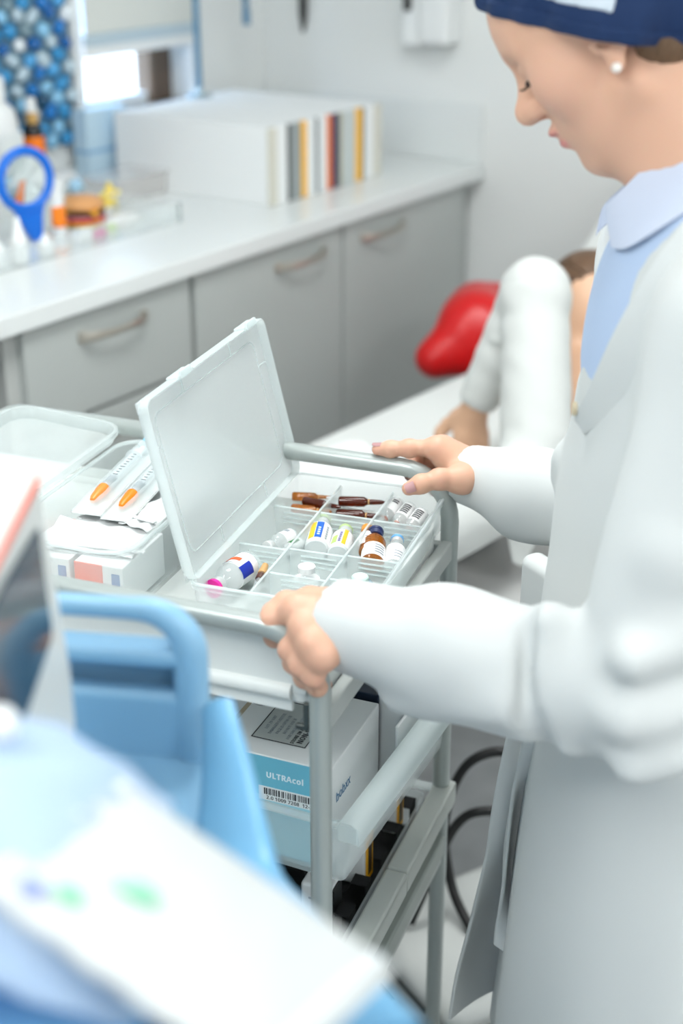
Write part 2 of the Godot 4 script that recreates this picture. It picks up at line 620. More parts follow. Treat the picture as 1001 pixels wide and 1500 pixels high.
func room() -> void:
	var wall := mat("wall_paint", Color(0.89, 0.90, 0.895), 0.75)
	bumpy(wall, noise_tex(0.08, 256, 3), 0.02, 3.0)
	var ceil_m := mat("ceiling_paint", Color(0.93, 0.93, 0.93), 0.8)
	var white := mat("white_trim", Color(0.9, 0.91, 0.91), 0.4)
	# walls, ceiling and floor all have thickness
	var W0 := 0.985; var W1 := 1.40; var H0 := 1.05; var H1 := 2.0; var N := 0.75
	var wb := Node3D.new(); wb.name = "wall_back"; add_child(wb); struct(wb)
	room_box("wall_panel", -4.12, W0, N, N + 0.14, 0, 2.74, wall, wb)
	room_box("wall_panel", W1, 1.90, N, N + 0.14, 0, 2.74, wall, wb)
	room_box("wall_panel", W0, W1, N, N + 0.14, 0, H0, wall, wb)
	room_box("wall_panel", W0, W1, N, N + 0.14, H1, 2.74, wall, wb)
	room_box("wall_right", 1.76, 1.90, -5.12, N, 0, 2.74, wall)
	room_box("wall_left", -4.12, -4.0, -5.12, N, 0, 2.74, wall)
	room_box("wall_front", -4.0, 1.76, -5.12, -5.0, 0, 2.74, wall)
	room_box("ceiling", -4.12, 1.90, -5.12, N + 0.14, 2.60, 2.74, ceil_m)
	# floor: a bed with large grey tiles let into it, joints recessed
	var grout := mat("grout", Color(0.55, 0.56, 0.56), 0.9)
	var fl := room_box("floor", -4.12, 1.90, -5.12, N + 0.14, -0.12, -0.004, grout)
	var tile_m := []
	for k in 3:
		var tm := mat("floor_tile_%d" % k, [Color(0.72, 0.73, 0.73), Color(0.705, 0.715, 0.72), Color(0.735, 0.74, 0.74)][k], 0.45)
		tm.albedo_texture = noise_tex(0.012, 512, 5, 0.86, 1.0, 3 + k)
		triplanar(tm, 0.9, true)
		tile_m.append(tm)
	var tmesh := MB.new(); tmesh.rbox(Vector3(0.596, 0.010, 0.596), 0.0015)
	var tm2 := tmesh.mesh()
	for i in 8:
		for j in 7:
			var t := put("floor_tile", tm2, tile_m[(i * 5 + j * 3) % 3], fl)
			t.position = Vector3(-1.61 + i * 0.6, 0.0595, -2.5 + j * 0.6) + Vector3(0, -0.0025, 0)
	# window: dark brown frame in the opening, pane, roller blind in front
	var brown := mat("brown_frame", Color(0.36, 0.29, 0.23), 0.5)
	var win := Node3D.new(); win.name = "window_1"; add_child(win); struct(win)
	room_box("window_frame", W0, W0 + 0.03, N + 0.06, N + 0.11, H0, H1, brown, win, 0.003)
	room_box("window_frame", W1 - 0.075, W1, N + 0.05, N + 0.11, H0, H1, brown, win, 0.003)
	room_box("window_frame", W0, W1, N + 0.06, N + 0.11, H1 - 0.04, H1, brown, win, 0.003)
	room_box("window_frame", W0, W1, N + 0.06, N + 0.11, H0, H0 + 0.03, white, win, 0.003)
	room_box("window_mullion", W1 - 0.095, W1 - 0.08, N + 0.045, N + 0.1, H0, H1, mat("brown_light", Color(0.48, 0.4, 0.33), 0.5), win, 0.003)
	room_box("window_pane", W0 + 0.03, W1 - 0.08, N + 0.08, N + 0.085, H0 + 0.03, H1 - 0.04, clear("window_glass", Color(0.95, 1, 1), 0.05, 0.02), win)
	room_box("window_sill", W0 - 0.03, W1 + 0.03, N - 0.045, N + 0.06, H0 - 0.03, H0, white, win, 0.004)
	room_box("trim_1", 0.955, 0.985, N - 0.02, N, 0.94, 2.05, white, self, 0.003)
	room_box("trim_2", W1, W1 + 0.03, N - 0.02, N, 0.94, 2.05, white, self, 0.003)
	room_box("baseboard_right", 1.745, 1.76, -5.0, -0.02, 0, 0.08, white)
	# roller blind
	var bl := thing("roller_blind", "pale grey roller blind half drawn over the window", "blind", at_counter(1.195, N - 0.035, 2.06), COUNTER_TURN)
	box("blind_fabric", Vector3(0.43, 0.80, 0.003), Vector3(0, -0.40, 0), mat("blind_cloth", Color(0.84, 0.85, 0.83), 0.85), bl, 0.001)
	box("bottom_bar", Vector3(0.44, 0.030, 0.018), Vector3(0, -0.815, 0), mat("blind_bar", Color(0.72, 0.79, 0.83), 0.4), bl, 0.006, 2)
	box("weight_rail", Vector3(0.44, 0.028, 0.014), Vector3(0, -0.843, 0), white, bl, 0.005, 2)
	var roll := MB.new()
	roll.tube([Vector3(-0.215, 0, 0.0), Vector3(0.215, 0, 0.0)], 0.02, 20)
	fin("roller_tube", roll, white, bl)
	# the building across the street
	var fm := mat("facade", Color(0.93, 0.90, 0.87), 0.9)
	var bd := thing("apartment_building", "pale building seen overexposed through the window", "building", at_counter(7.0, 14.0, -8), COUNTER_TURN)
	box("wall", Vector3(16, 18, 6), Vector3(0, 9, 0), fm, bd, 0.02)
	var gl := mat("far_window", Color(0.62, 0.66, 0.7), 0.2)
	for i in 7:
		for j in 5:
			box("window", Vector3(1.1, 1.3, 0.08), Vector3(-7 + i * 2.3, 2.5 + j * 3.0, 3.02), gl, bd, 0.02)
			box("sill", Vector3(1.3, 0.1, 0.2), Vector3(-7 + i * 2.3, 1.75 + j * 3.0, 3.08), fm, bd, 0.02)
	# two big windows out of the frame, their white blinds lit by the day
	daylight_window("window_2", at_counter(-3.975, -1.6, 1.45), COUNTER_TURN + 90, 2.8)
	daylight_window("window_3", at_counter(-0.8, -4.975, 1.45), COUNTER_TURN + 180, 3.4)
	# mosaic of blue glass chunks in a niche beside the window
	mosaic()
	wall_things()

func daylight_window(called: String, at: Vector3, turn: float, w: float) -> void:
	var win := Node3D.new(); win.name = called; add_child(win); struct(win)
	win.position = at; win.rotation_degrees.y = turn
	var white := mat("white_trim", Color(0.9, 0.91, 0.91), 0.4)
	var lit := mat("lit_blind", Color(0.95, 0.95, 0.95), 0.8)
	lit.emission_enabled = true; lit.emission = Color(0.96, 0.98, 1.0); lit.emission_energy_multiplier = 0.8
	box("window_blind", Vector3(w, 1.5, 0.004), Vector3(0, 0, 0), lit, win, 0.001)
	for e in [[0.0, 0.775, w + 0.1, 0.05], [0.0, -0.775, w + 0.1, 0.05]]: box("window_frame", Vector3(e[2], e[3], 0.04), Vector3(e[0], e[1], 0), white, win, 0.004)
	for x in [-w / 2 - 0.025, w / 2 + 0.025]: box("window_frame", Vector3(0.05, 1.5, 0.04), Vector3(x, 0, 0), white, win, 0.004)
	var l := AreaLight3D.new()
	l.name = "window_light"
	l.area_size = Vector2(w, 1.5)
	l.light_energy = DAY * w
	l.light_color = Color(0.975, 0.995, 1.0)
	l.area_range = 12.0; l.area_attenuation = 2.0
	l.shadow_enabled = true
	win.add_child(l)
	l.position = Vector3(0, 0, -0.006)
	l.rotation_degrees.y = 0
const DAY := 2.6

func mosaic() -> void:
	var N := 0.75
	var p := thing("glass_mosaic", "tall panel of blue and white glass chunks on the wall left of the window", "wall panel", at_counter(0.60, N - 0.004, 1.0), COUNTER_TURN)
	box("backing", Vector3(0.70, 0.75, 0.008), Vector3(0, 0.375, 0), mat("mosaic_back", Color(0.36, 0.50, 0.58), 0.6), p, 0.002)
	var shapes := []
	rng.seed = 11
	for k in 5:
		var mb := MB.new()
		var rows := []
		var j := []
		for i in 8: j.append(rng.randf_range(0.75, 1.15))
		for a in 5:
			var row := PackedVector3Array()
			var t := PI * a / 4.0
			for b in 8:
				var f := TAU * b / 8
				row.append(Vector3(cos(f) * sin(t) * j[b], cos(t) * 0.9, sin(f) * sin(t) * j[(b + 3) % 8]))
			rows.append(row)
		mb.grid(rows, true); mb.orient(0, 0)
		shapes.append(mb.mesh())
	var tones := [Color(0.12, 0.47, 0.77), Color(0.32, 0.64, 0.86), Color(0.08, 0.38, 0.66), Color(0.55, 0.77, 0.90), Color(0.90, 0.93, 0.95), Color(0.20, 0.56, 0.78), Color(0.48, 0.58, 0.62), Color(0.10, 0.29, 0.42), Color(0.72, 0.80, 0.84)]
	var ms := []
	for k in tones.size(): ms.append(mat("glass_chunk_%d" % k, tones[k], 0.12))
	var x0 := 0.02; var made := 0
	for i in 13:
		for j in 22:
			var x := -0.335 + 0.0 + i * 0.0535 + (j % 2) * 0.026
			if x > 0.335: continue
			if made >= 296: continue
			var o := put("chunk", shapes[rng.randi() % 5], ms[[0, 1, 2, 3, 4, 5, 6, 7, 0, 1, 5, 8, 3, 8][rng.randi() % 14]], p)
			o.position = Vector3(x + rng.randf_range(-0.006, 0.006), 0.018 + j * 0.033 + rng.randf_range(-0.005, 0.005), 0.012)
			o.scale = Vector3(rng.randf_range(0.019, 0.026), rng.randf_range(0.016, 0.021), rng.randf_range(0.010, 0.018))
			o.rotation = Vector3(0, 0, rng.randf_range(-1.2, 1.2))
			made += 1

func wall_things() -> void:
	var white := mat("white_plastic", Color(0.90, 0.91, 0.91), 0.35)
	var black := mat("black_plastic", Color(0.03, 0.04, 0.045), 0.4)
	# soap dispenser on the right wall
	var d := thing("soap_dispenser", "white wall dispenser with a black spout on the far right wall", "dispenser", at_counter(1.76, 0.165, 1.20), COUNTER_TURN - 90)
	box("body", Vector3(0.085, 0.26, 0.09), Vector3(0.035, 0.14, 0.045), white, d, 0.012, 3)
	box("cover", Vector3(0.06, 0.23, 0.07), Vector3(-0.045, 0.115, 0.035), mat("white_gloss", Color(0.93, 0.94, 0.94), 0.2), d, 0.012, 3)
	box("spout", Vector3(0.018, 0.05, 0.02), Vector3(-0.05, 0.115, 0.075), black, d, 0.005, 2)
	# pointed black utensil hanging near the corner
	var k := thing("black_spatula", "narrow pointed black blade hanging on the wall near the room corner", "utensil", at_counter(1.755, 0.60, 1.21), COUNTER_TURN - 90)
	var mb := MB.new()
	mb.prism(PackedVector2Array([Vector2(0, 0), Vector2(0.010, 0.03), Vector2(0.013, 0.07), Vector2(0.012, 0.16), Vector2(0.007, 0.2), Vector2(-0.007, 0.2), Vector2(-0.012, 0.16), Vector2(-0.012, 0.05), Vector2(-0.006, 0.02)]), 0.012, 0.003)
	fin("blade", mb, black, k, Vector3(0, 0, 0.008))
	box("grip", Vector3(0.016, 0.12, 0.016), Vector3(0, 0.25, 0.009), white, k, 0.006, 2)

func counter() -> void:
	var lam := mat("grey_laminate", Color(0.74, 0.76, 0.75), 0.55)
	lam.albedo_texture = weave(128, 4, 0.10)
	triplanar(lam, 9.0)
	var side_m := mat("grey_panel", Color(0.72, 0.73, 0.72), 0.5)
	var gap := mat("carcass_grey", Color(0.42, 0.44, 0.43), 0.7)
	var top_m := mat("white_worktop", Color(0.875, 0.89, 0.888), 0.28)
	var steel := mat("brushed_nickel", Color(0.74, 0.72, 0.68), 0.32, 0.85)
	var dark := mat("niche_dark", Color(0.16, 0.18, 0.18), 0.7)
	var ct := thing("countertop", "long white worktop running along the window wall over grey cabinets", "countertop", COUNTER_AT, COUNTER_TURN)
	box("slab", Vector3(5.74, 0.04, 0.745), Vector3(-1.115, 0.88, -0.3745), top_m, ct, 0.004, 2)
	box("end_upstand", Vector3(0.015, 0.155, 0.73), Vector3(1.7515, 0.9775, -0.376), top_m, ct, 0.003)
	box("back_upstand", Vector3(5.72, 0.04, 0.012), Vector3(-1.12, 0.92, -0.741), top_m, ct, 0.003)
	# cabinet units
	var labels := ["grey cabinet of two drawers left of the two door cabinets", "middle grey cabinet with one door, beside the drawers", "grey one-door cabinet nearest the right wall"]
	var x0 := [0.0, 0.525, 1.09]; var x1 := [0.52, 1.085, 1.67]
	for i in 3:
		var c := thing("base_cabinet", labels[i], "cabinet", COUNTER_AT, COUNTER_TURN, "grey cabinets under the worktop")
		var w: float = x1[i] - x0[i]; var xc: float = (x0[i] + x1[i]) / 2
		box("body", Vector3(w, 0.78, 0.68), Vector3(xc, 0.469, -0.38), gap if i > 0 else side_m, c, 0.001)
		box("plinth", Vector3(w, 0.078, 0.62), Vector3(xc, 0.04, -0.40), mat("plinth_grey", Color(0.5, 0.52, 0.52), 0.6), c, 0.001)
		if i == 0:
			for e in [[0.655, 0.853], [0.37, 0.645], [0.09, 0.36]]:
				var f := box("drawer", Vector3(w - 0.012 - 0.03, e[1] - e[0], 0.02), Vector3(xc + 0.012, (e[0] + e[1]) / 2, -0.03), lam, c, 0.0015)
				handle(f, Vector3(0.0, (e[1] - e[0]) / 2 - 0.045, 0.01), steel, 0.19)
		else:
			var f := box("door", Vector3(w - 0.006, 0.763, 0.02), Vector3(xc, 0.4715, -0.03), lam, c, 0.0015)
			handle(f, Vector3((w / 2 - 0.175) if i == 1 else (-w / 2 + 0.175), 0.338, 0.01), steel, 0.195)
	var fp := box("filler_panel", Vector3(0.088, 0.855, 0.70), Vector3.ZERO, lam, self, 0.002)
	fp.position = at_counter(1.714, 0.40, 0.4295); fp.rotation_degrees.y = COUNTER_TURN
	tag(fp, "narrow grey filler panel closing the cabinet run at the right wall", "panel")
	# open niche at the left end
	var nc := thing("open_niche", "dark open bay under the worktop at its left end", "cabinet", COUNTER_AT, COUNTER_TURN)
	box("back_panel", Vector3(0.6, 0.858, 0.02), Vector3(-0.306, 0.43, -0.6), dark, nc, 0.001)
	box("side_panel", Vector3(0.02, 0.858, 0.66), Vector3(-0.62, 0.43, -0.38), side_m, nc, 0.001)
	box("bottom_panel", Vector3(0.59, 0.03, 0.58), Vector3(-0.306, 0.016, -0.3), dark, nc, 0.001)
	var tr := thing("waste_pipe", "grey waste pipe with a bottle trap in the dark bay", "pipe", at_counter(-0.10, 0.30, 0.031), COUNTER_TURN)
	var pm := mat("pipe_grey", Color(0.5, 0.56, 0.58), 0.3, 0.6)
	tub("pipe", [Vector3(0, 0, 0), Vector3(0, 0.55, 0), Vector3(0, 0.825, 0)], 0.02, pm, tr, 16)
	lath("trap", [Vector2(0.02, 0.0), Vector2(0.042, 0.008), Vector2(0.045, 0.05), Vector2(0.045, 0.10), Vector2(0.022, 0.125)], pm, tr, Vector3(0, 0.56, 0))
	lath("collar", [Vector2(0.03, 0.0), Vector2(0.032, 0.004), Vector2(0.032, 0.03), Vector2(0.022, 0.036)], pm, tr, Vector3(0, 0.42, 0))
	# a further closed cabinet out of the frame to the left
	var c4 := thing("base_cabinet", "plain grey cabinet left of the dark open bay", "cabinet", COUNTER_AT, COUNTER_TURN, "grey cabinets under the worktop")
	box("body", Vector3(3.34, 0.857, 0.68), Vector3(-2.305, 0.4295, -0.38), lam, c4, 0.001)
	books()
	counter_items()

# a flat bow pull: two feet and a curved strap
func handle(parent: Node, at: Vector3, m: Material, w: float) -> void:
	var h := MB.new()
	var rows := []
	for i in 13:
		var u := float(i) / 12
		var x := (u - 0.5) * w
		var z := 0.026 * pow(sin(PI * clampf(u, 0.0, 1.0)), 0.6) + 0.004
		var hw := lerpf(0.011, 0.006, sin(PI * u))
		var row := PackedVector3Array()
		for q in [[-hw, -0.002], [-hw, 0.002], [hw, 0.002], [hw, -0.002]]:
			row.append(at + Vector3(x, q[0], z + q[1]))
		rows.append(row)
	h.grid(rows, true); h.orient(0, 0)
	for sg in [-1, 1]: h.rbox(Vector3(0.02, 0.022, 0.008), 0.003, 1, at + Vector3(sg * (w / 2 - 0.006), 0, 0.003))
	fin("handle", h, m, parent)

func books() -> void:
	# sample binders standing in a row, spines to the room; page blocks white
	var page := mat("page_white", Color(0.91, 0.92, 0.92), 0.7)
	var tone := {"white": Color(0.91, 0.92, 0.92), "cream": Color(0.82, 0.81, 0.76), "black": Color(0.10, 0.14, 0.14), "grey": Color(0.58, 0.61, 0.61), "yellow": Color(0.96, 0.72, 0.16), "slate": Color(0.36, 0.42, 0.43), "orange": Color(0.88, 0.46, 0.20), "navy": Color(0.13, 0.18, 0.36), "khaki": Color(0.62, 0.60, 0.50), "pale": Color(0.76, 0.79, 0.785)}
	# [colour, thickness, words]
	var row := [["cream", 0.028, "cream-edged binder first on the left of the row of binders"], ["white", 0.040, "white binder between the cream binder and the thin black one"], ["black", 0.014, "thin black binder, third from the left end of the row"],
		["grey", 0.044, "mid grey binder between the black and the left yellow binder"], ["yellow", 0.024, "yellow binder left of the orange one in the row"], ["white", 0.036, "white binder to the right of the left yellow binder"], ["slate", 0.015, "thin slate grey binder in the middle of the row"],
		["white", 0.034, "white binder immediately left of the orange binder"], ["orange", 0.024, "orange binder beside the navy one"], ["navy", 0.028, "navy blue binder beside the orange one"], ["khaki", 0.016, "thin khaki binder right of the navy one"],
		["pale", 0.062, "wide pale grey-green binder left of the right yellow binder"], ["yellow", 0.030, "yellow binder near the right end of the row"], ["slate", 0.012, "thin slate binder right of the right yellow binder"], ["white", 0.044, "white binder second from the right end of the row"], ["cream", 0.036, "cream binder last on the right of the row"]]
	var total := 0.0
	for b in row: total += b[1]
	var s := 0.985
	var k := 0.484 / total
	for b in row:
		var w: float = b[1] * k
		var o := thing("binder", b[2], "binder", at_counter(s + w / 2, 0.155, 0.9002), COUNTER_TURN, "binders in a row on the worktop")
		var cv := mat("cover_" + b[0], tone[b[0]], 0.5)
		var mb := MB.new()
		var hh := 0.182
		mb.rbox(Vector3(w - 0.0006, hh, 0.012), 0.003, 2, Vector3(0, hh / 2, -0.006))
		var cvm := fin("spine", mb, cv, o)
		var mc := MB.new()
		var coverm: Material = cv if b[0] in ["white", "cream", "pale", "grey"] else mat("cover_white", tone["white"], 0.5)
		for sg in [-1, 1]: mc.rbox(Vector3(0.0025, hh - 0.0005, 0.475), 0.001, 1, Vector3(sg * (w / 2 - 0.0016), hh / 2, -0.25))
		fin("cover", mc, mat("cover_white", tone["white"], 0.5), o)
		box("pages", Vector3(w - 0.0056, hh - 0.004, 0.468), Vector3(0, hh / 2 + 0.001, -0.249), page, o, 0.001)
		s += w
	# gooseneck lamp on top of them
	var chrome := mat("blue_chrome", Color(0.36, 0.55, 0.68), 0.18, 0.7)
	var l := thing("gooseneck_lamp", "thin bluish metal gooseneck stand on a round base on top of the binders", "lamp", LAMP_AT, COUNTER_TURN)
	lath("base", [Vector2(0.034, 0), Vector2(0.035, 0.003), Vector2(0.033, 0.006), Vector2(0.012, 0.009), Vector2(0.010, 0.022), Vector2(0.007, 0.026)], mat("chrome_base", Color(0.66, 0.74, 0.78), 0.2, 0.7), l, Vector3.ZERO, 32)
	var pts := [Vector3(0, 0.02, 0), Vector3(0, 0.12, 0), Vector3(0, 0.24, 0)]
	for i in 13:
		var t := PI - PI * i / 12.0
		pts.append(Vector3(0.105 + 0.105 * cos(t), 0.29 + 0.105 * sin(t), 0))
	pts.append(Vector3(0.211, 0.24, 0)); pts.append(Vector3(0.213, 0.195, 0))
	tub("neck", pts, 0.0085, chrome, l, 14)
	tub("tip", [Vector3(0.213, 0.205, 0), Vector3(0.214, 0.165, 0)], 0.0105, chrome, l, 14)
const LAMP_AT := Vector3(-0.378, 1.0826, -3.9)

func counter_items() -> void:
	var white := mat("white_plastic", Color(0.90, 0.91, 0.91), 0.35)
	var acr := clear("acrylic", Color(0.93, 0.97, 0.97), 0.16, 0.05)
	var H := 0.9002
	# acrylic tray
	var t := thing("acrylic_tray", "long clear acrylic tray on the worktop holding toys and tubes", "tray", at_counter(0.37, 0.40, H), COUNTER_TURN)
	var mb := MB.new()
	bin(mb, 0.74, 0.34, 0.045, 0.008, 0.004)
	fin("tray_body", mb, acr, t)
	mb = MB.new()
	for e in [[0.368, 0.168], [0.368, -0.168], [-0.368, 0.168], [-0.368, -0.168]]:
		mb.rbox(Vector3(0.007, 0.044, 0.007), 0.002, 1, Vector3(e[0], 0.023, e[1]))
	fin("corner_joint", mb, clear("acrylic_edge", Color(0.62, 0.68, 0.68), 0.5, 0.1), t)
	var Z := H + 0.0045
	# white carton behind the tray that carries the bottles
	var c := thing("white_carton", "low white carton at the back of the worktop under the bottles", "box", at_counter(0.60, 0.655, H), COUNTER_TURN)
	box("carton_body", Vector3(0.36, 0.066, 0.14), Vector3(0, 0.033, 0), mat("carton_white", Color(0.9, 0.91, 0.91), 0.6), c, 0.004, 2)
	box("carton_lid", Vector3(0.364, 0.012, 0.144), Vector3(0, 0.0625, 0), white, c, 0.004, 2)
	var BH := H + 0.0688
	# orange spray bottle
	var b := thing("spray_bottle", "orange spray bottle with black shoulder, gold collar and white cap", "bottle", at_counter(0.697, 0.635, BH), COUNTER_TURN)
	lath("body", [Vector2(0.0, 0.0), Vector2(0.024, 0.0), Vector2(0.026, 0.004), Vector2(0.026, 0.088), Vector2(0.024, 0.092)], mat("orange_label", Color(0.98, 0.50, 0.03), 0.35), b)
	lath("shoulder", [Vector2(0.024, 0.092), Vector2(0.0235, 0.105), Vector2(0.017, 0.118), Vector2(0.012, 0.121)], mat("black_gloss", Color(0.05, 0.05, 0.06), 0.15), b)
	lath("collar", [Vector2(0.0125, 0.121), Vector2(0.0155, 0.122), Vector2(0.0155, 0.146), Vector2(0.013, 0.147)], mat("gold_metal", Color(0.85, 0.68, 0.42), 0.3, 0.6), b)
	lath("cap", [Vector2(0.013, 0.147), Vector2(0.0125, 0.150), Vector2(0.0118, 0.174), Vector2(0.010, 0.179), Vector2(0.0, 0.180)], white, b)
	# tall white bottle at the frame edge
	var w := thing("pump_bottle", "big white bottle at the left edge of the worktop beside the blue mosaic", "bottle", at_counter(0.572, 0.635, BH), COUNTER_TURN)
	lath("body", [Vector2(0.0, 0.0), Vector2(0.056, 0.0), Vector2(0.06, 0.005), Vector2(0.06, 0.135), Vector2(0.054, 0.165), Vector2(0.036, 0.182), Vector2(0.032, 0.186)], white, w, Vector3.ZERO, 32)
	lath("cap", [Vector2(0.034, 0.186), Vector2(0.036, 0.188), Vector2(0.036, 0.235), Vector2(0.032, 0.240), Vector2(0.0, 0.241)], mat("white_gloss", Color(0.93, 0.94, 0.94), 0.2), w, Vector3.ZERO, 28)
	box("label", Vector3(0.07, 0.09, 0.002), Vector3(0, 0.075, 0.0605), mat("label_white", Color(0.86, 0.88, 0.88), 0.5), w, 0.0008)
	# blue ring-headed magnifier standing in the tray
	var m := thing("magnifier", "blue round magnifying glass with a broad handle standing in the tray", "magnifier", at_counter(0.397, 0.36, Z), COUNTER_TURN - 12)
	var blue := mat("bright_blue", Color(0.0, 0.42, 0.84), 0.3)
	mb = MB.new()
	var ring := []
	for i in 40: ring.append(Vector3(cos(TAU * i / 40) * 0.060, 0.132 + sin(TAU * i / 40) * 0.060, 0))
	mb.tube(ring, 0.0105, 12, true)
	fin("rim", mb, blue, m)
	mb = MB.new()
	mb.prism(PackedVector2Array([Vector2(-0.044, 0.092), Vector2(-0.025, 0.070), Vector2(0.0, 0.062), Vector2(0.025, 0.070), Vector2(0.044, 0.092), Vector2(0.034, 0.055), Vector2(0.029, 0.0), Vector2(0.006, 0.0), Vector2(-0.008, 0.02), Vector2(-0.028, 0.06)]), 0.018, 0.004)
	fin("handle", mb, blue, m)
	var lens := MB.new()
	lens.xf = Transform3D(Basis(Vector3.RIGHT, PI / 2), Vector3(0, 0.132, 0))
	lens.lathe([Vector2(0.0, -0.008), Vector2(0.03, -0.006), Vector2(0.054, 0.0), Vector2(0.03, 0.006), Vector2(0.0, 0.008)], 32)
	fin("lens", lens, solid_glass("lens_glass", Color(0.97, 1, 1), 0.04, 0.02), m)
	# orange and white tube standing on its cap
	var o := thing("cream_tube", "orange and white squeeze tube standing beside the blue magnifier", "tube", at_counter(0.478, 0.352, Z), COUNTER_TURN)
	squeeze_tube(o, 0.118, 0.017, [[0.0, 0.02, white], [0.02, 0.065, mat("orange_print", Color(0.99, 0.53, 0.08), 0.4)], [0.065, 0.118, white]])
	# pale pointed tubes at the near edge of the tray
	var spots := [[0.262, 0.252, 0.094, 0.018, "white pointed dropper tube in front of the magnifier handle"], [0.205, 0.262, 0.075, 0.020, "short white tube left of the pointed dropper tube, at the frame edge"], [0.345, 0.262, 0.042, 0.017, "stubby white jar below the orange tube in the tray"]]
	for e in spots:
		var n := thing("dropper_tube", e[4], "tube", at_counter(e[0], e[1], Z), COUNTER_TURN, "white tubes in the acrylic tray")
		lath("body", [Vector2(0, 0), Vector2(e[3], 0), Vector2(e[3], e[2] * 0.45), Vector2(e[3] * 0.8, e[2] * 0.55)], white, n)
		lath("nozzle", [Vector2(e[3] * 0.8, e[2] * 0.55), Vector2(e[3] * 0.5, e[2] * 0.75), Vector2(e[3] * 0.22, e[2] * 0.97), Vector2(0, e[2])], mat("white_gloss", Color(0.93, 0.94, 0.94), 0.2), n)
	# yellow tub at the left edge
	var y := thing("yellow_tub", "small yellow and orange tub at the left edge of the tray", "tub", at_counter(0.235, 0.375, Z), COUNTER_TURN)
	lath("body", [Vector2(0, 0), Vector2(0.028, 0), Vector2(0.030, 0.004), Vector2(0.030, 0.036)], mat("tub_orange", Color(0.95, 0.62, 0.16), 0.4), y)
	lath("lid", [Vector2(0.0315, 0.036), Vector2(0.0315, 0.050), Vector2(0.028, 0.053), Vector2(0, 0.053)], mat("tub_yellow", Color(0.96, 0.80, 0.30), 0.4), y)
	# toy hamburger
	var h := thing("toy_burger", "toy hamburger with a tan bun and melting cheese in the tray", "toy", at_counter(0.595, 0.395, Z), COUNTER_TURN)
	lath("bottom_bun", [Vector2(0, 0), Vector2(0.050, 0), Vector2(0.056, 0.004), Vector2(0.055, 0.009)], mat("bun_yellow", Color(0.93, 0.76, 0.25), 0.5), h)
	lath("tomato", [Vector2(0.056, 0.009), Vector2(0.059, 0.011), Vector2(0.059, 0.017), Vector2(0.056, 0.019)], mat("tomato_red", Color(0.80, 0.08, 0.09), 0.35), h)
	lath("ham", [Vector2(0.055, 0.019), Vector2(0.060, 0.021), Vector2(0.060, 0.025), Vector2(0.055, 0.027)], mat("ham_pink", Color(0.78, 0.52, 0.52), 0.45), h)
	lath("patty", [Vector2(0.054, 0.027), Vector2(0.059, 0.029), Vector2(0.060, 0.035), Vector2(0.054, 0.038)], mat("patty_brown", Color(0.24, 0.10, 0.06), 0.6), h)
	mb = MB.new()
	mb.xf = Transform3D(Basis(Vector3.UP, 0.6) * Basis(Vector3.RIGHT, PI / 2), Vector3(0, 0.0395, 0))
	mb.prism(PackedVector2Array([Vector2(0.05, 0.05), Vector2(-0.05, 0.05), Vector2(-0.05, -0.05), Vector2(0.05, -0.05)]), 0.003, 0.001)
	mb.xf = Transform3D(Basis(Vector3.UP, 0.3), Vector3(-0.012, 0.036, 0.058))
	mb.prism(PackedVector2Array([Vector2(-0.022, 0.004), Vector2(0.022, 0.004), Vector2(0.008, -0.012), Vector2(0, -0.016), Vector2(-0.008, -0.012)]), 0.004, 0.001)
	fin("cheese", mb, mat("cheese_yellow", Color(0.98, 0.70, 0.08), 0.4), h)
	lath("top_bun", [Vector2(0.054, 0.041), Vector2(0.059, 0.045), Vector2(0.058, 0.054), Vector2(0.045, 0.066), Vector2(0.024, 0.071), Vector2(0, 0.072)], mat("bun_tan", Color(0.85, 0.62, 0.40), 0.5), h, Vector3.ZERO, 32)
	h.scale = Vector3.ONE * 0.88
	# yellow star behind the burger
	var s := thing("toy_star", "yellow star-shaped toy just right of the toy hamburger", "toy", at_counter(0.735, 0.44, Z + 0.027), COUNTER_TURN)
	mb = MB.new()
	var star := PackedVector2Array()
	for i in 10: star.append(Vector2(cos(TAU * i / 10 + PI / 2), sin(TAU * i / 10 + PI / 2)) * (0.036 if i % 2 == 0 else 0.019))
	mb.prism(star, 0.014, 0.004)
	var sm := fin("star_body", mb, mat("star_yellow", Color(0.96, 0.85, 0.38), 0.45), s)
	sm.position = Vector3(0, 0.002, 0)
	var eye := MB.new(); eye.rbox(Vector3(0.008, 0.008, 0.006), 0.0029, 3)
	for e in [-0.006, 0.006]: fin("eye", eye, mat("eye_white", Color(0.95, 0.95, 0.95), 0.3), s, Vector3(e, 0.006, 0.007))
	# blue and white ball on the far side
	var bl := thing("blue_ball", "little blue and white ball figure behind the toy hamburger", "toy", at_counter(0.735, 0.545, H), COUNTER_TURN)
	lath("stand", [Vector2(0, 0), Vector2(0.014, 0), Vector2(0.012, 0.01), Vector2(0.005, 0.03), Vector2(0.004, 0.036)], white, bl)
	lath("ball", [Vector2(0.004, 0.032), Vector2(0.014, 0.036), Vector2(0.019, 0.048), Vector2(0.014, 0.061), Vector2(0, 0.066)], mat("pale_blue_ball", Color(0.62, 0.78, 0.88), 0.3), bl)
	# pink clip, green clip, white pads in the tray
	var pk := thing("pink_clip", "magenta pink plastic clip lying at the front of the tray", "clip", at_counter(0.525, 0.278, Z), COUNTER_TURN + 20)
	box("jaw", Vector3(0.040, 0.008, 0.020), Vector3(0, 0.004, 0), mat("clip_pink", Color(0.82, 0.22, 0.55), 0.4), pk, 0.0035, 2)
	box("lever", Vector3(0.024, 0.006, 0.016), Vector3(0.004, 0.0115, 0), mat("clip_pink", Color(0.82, 0.22, 0.55), 0.4), pk, 0.0028, 2)
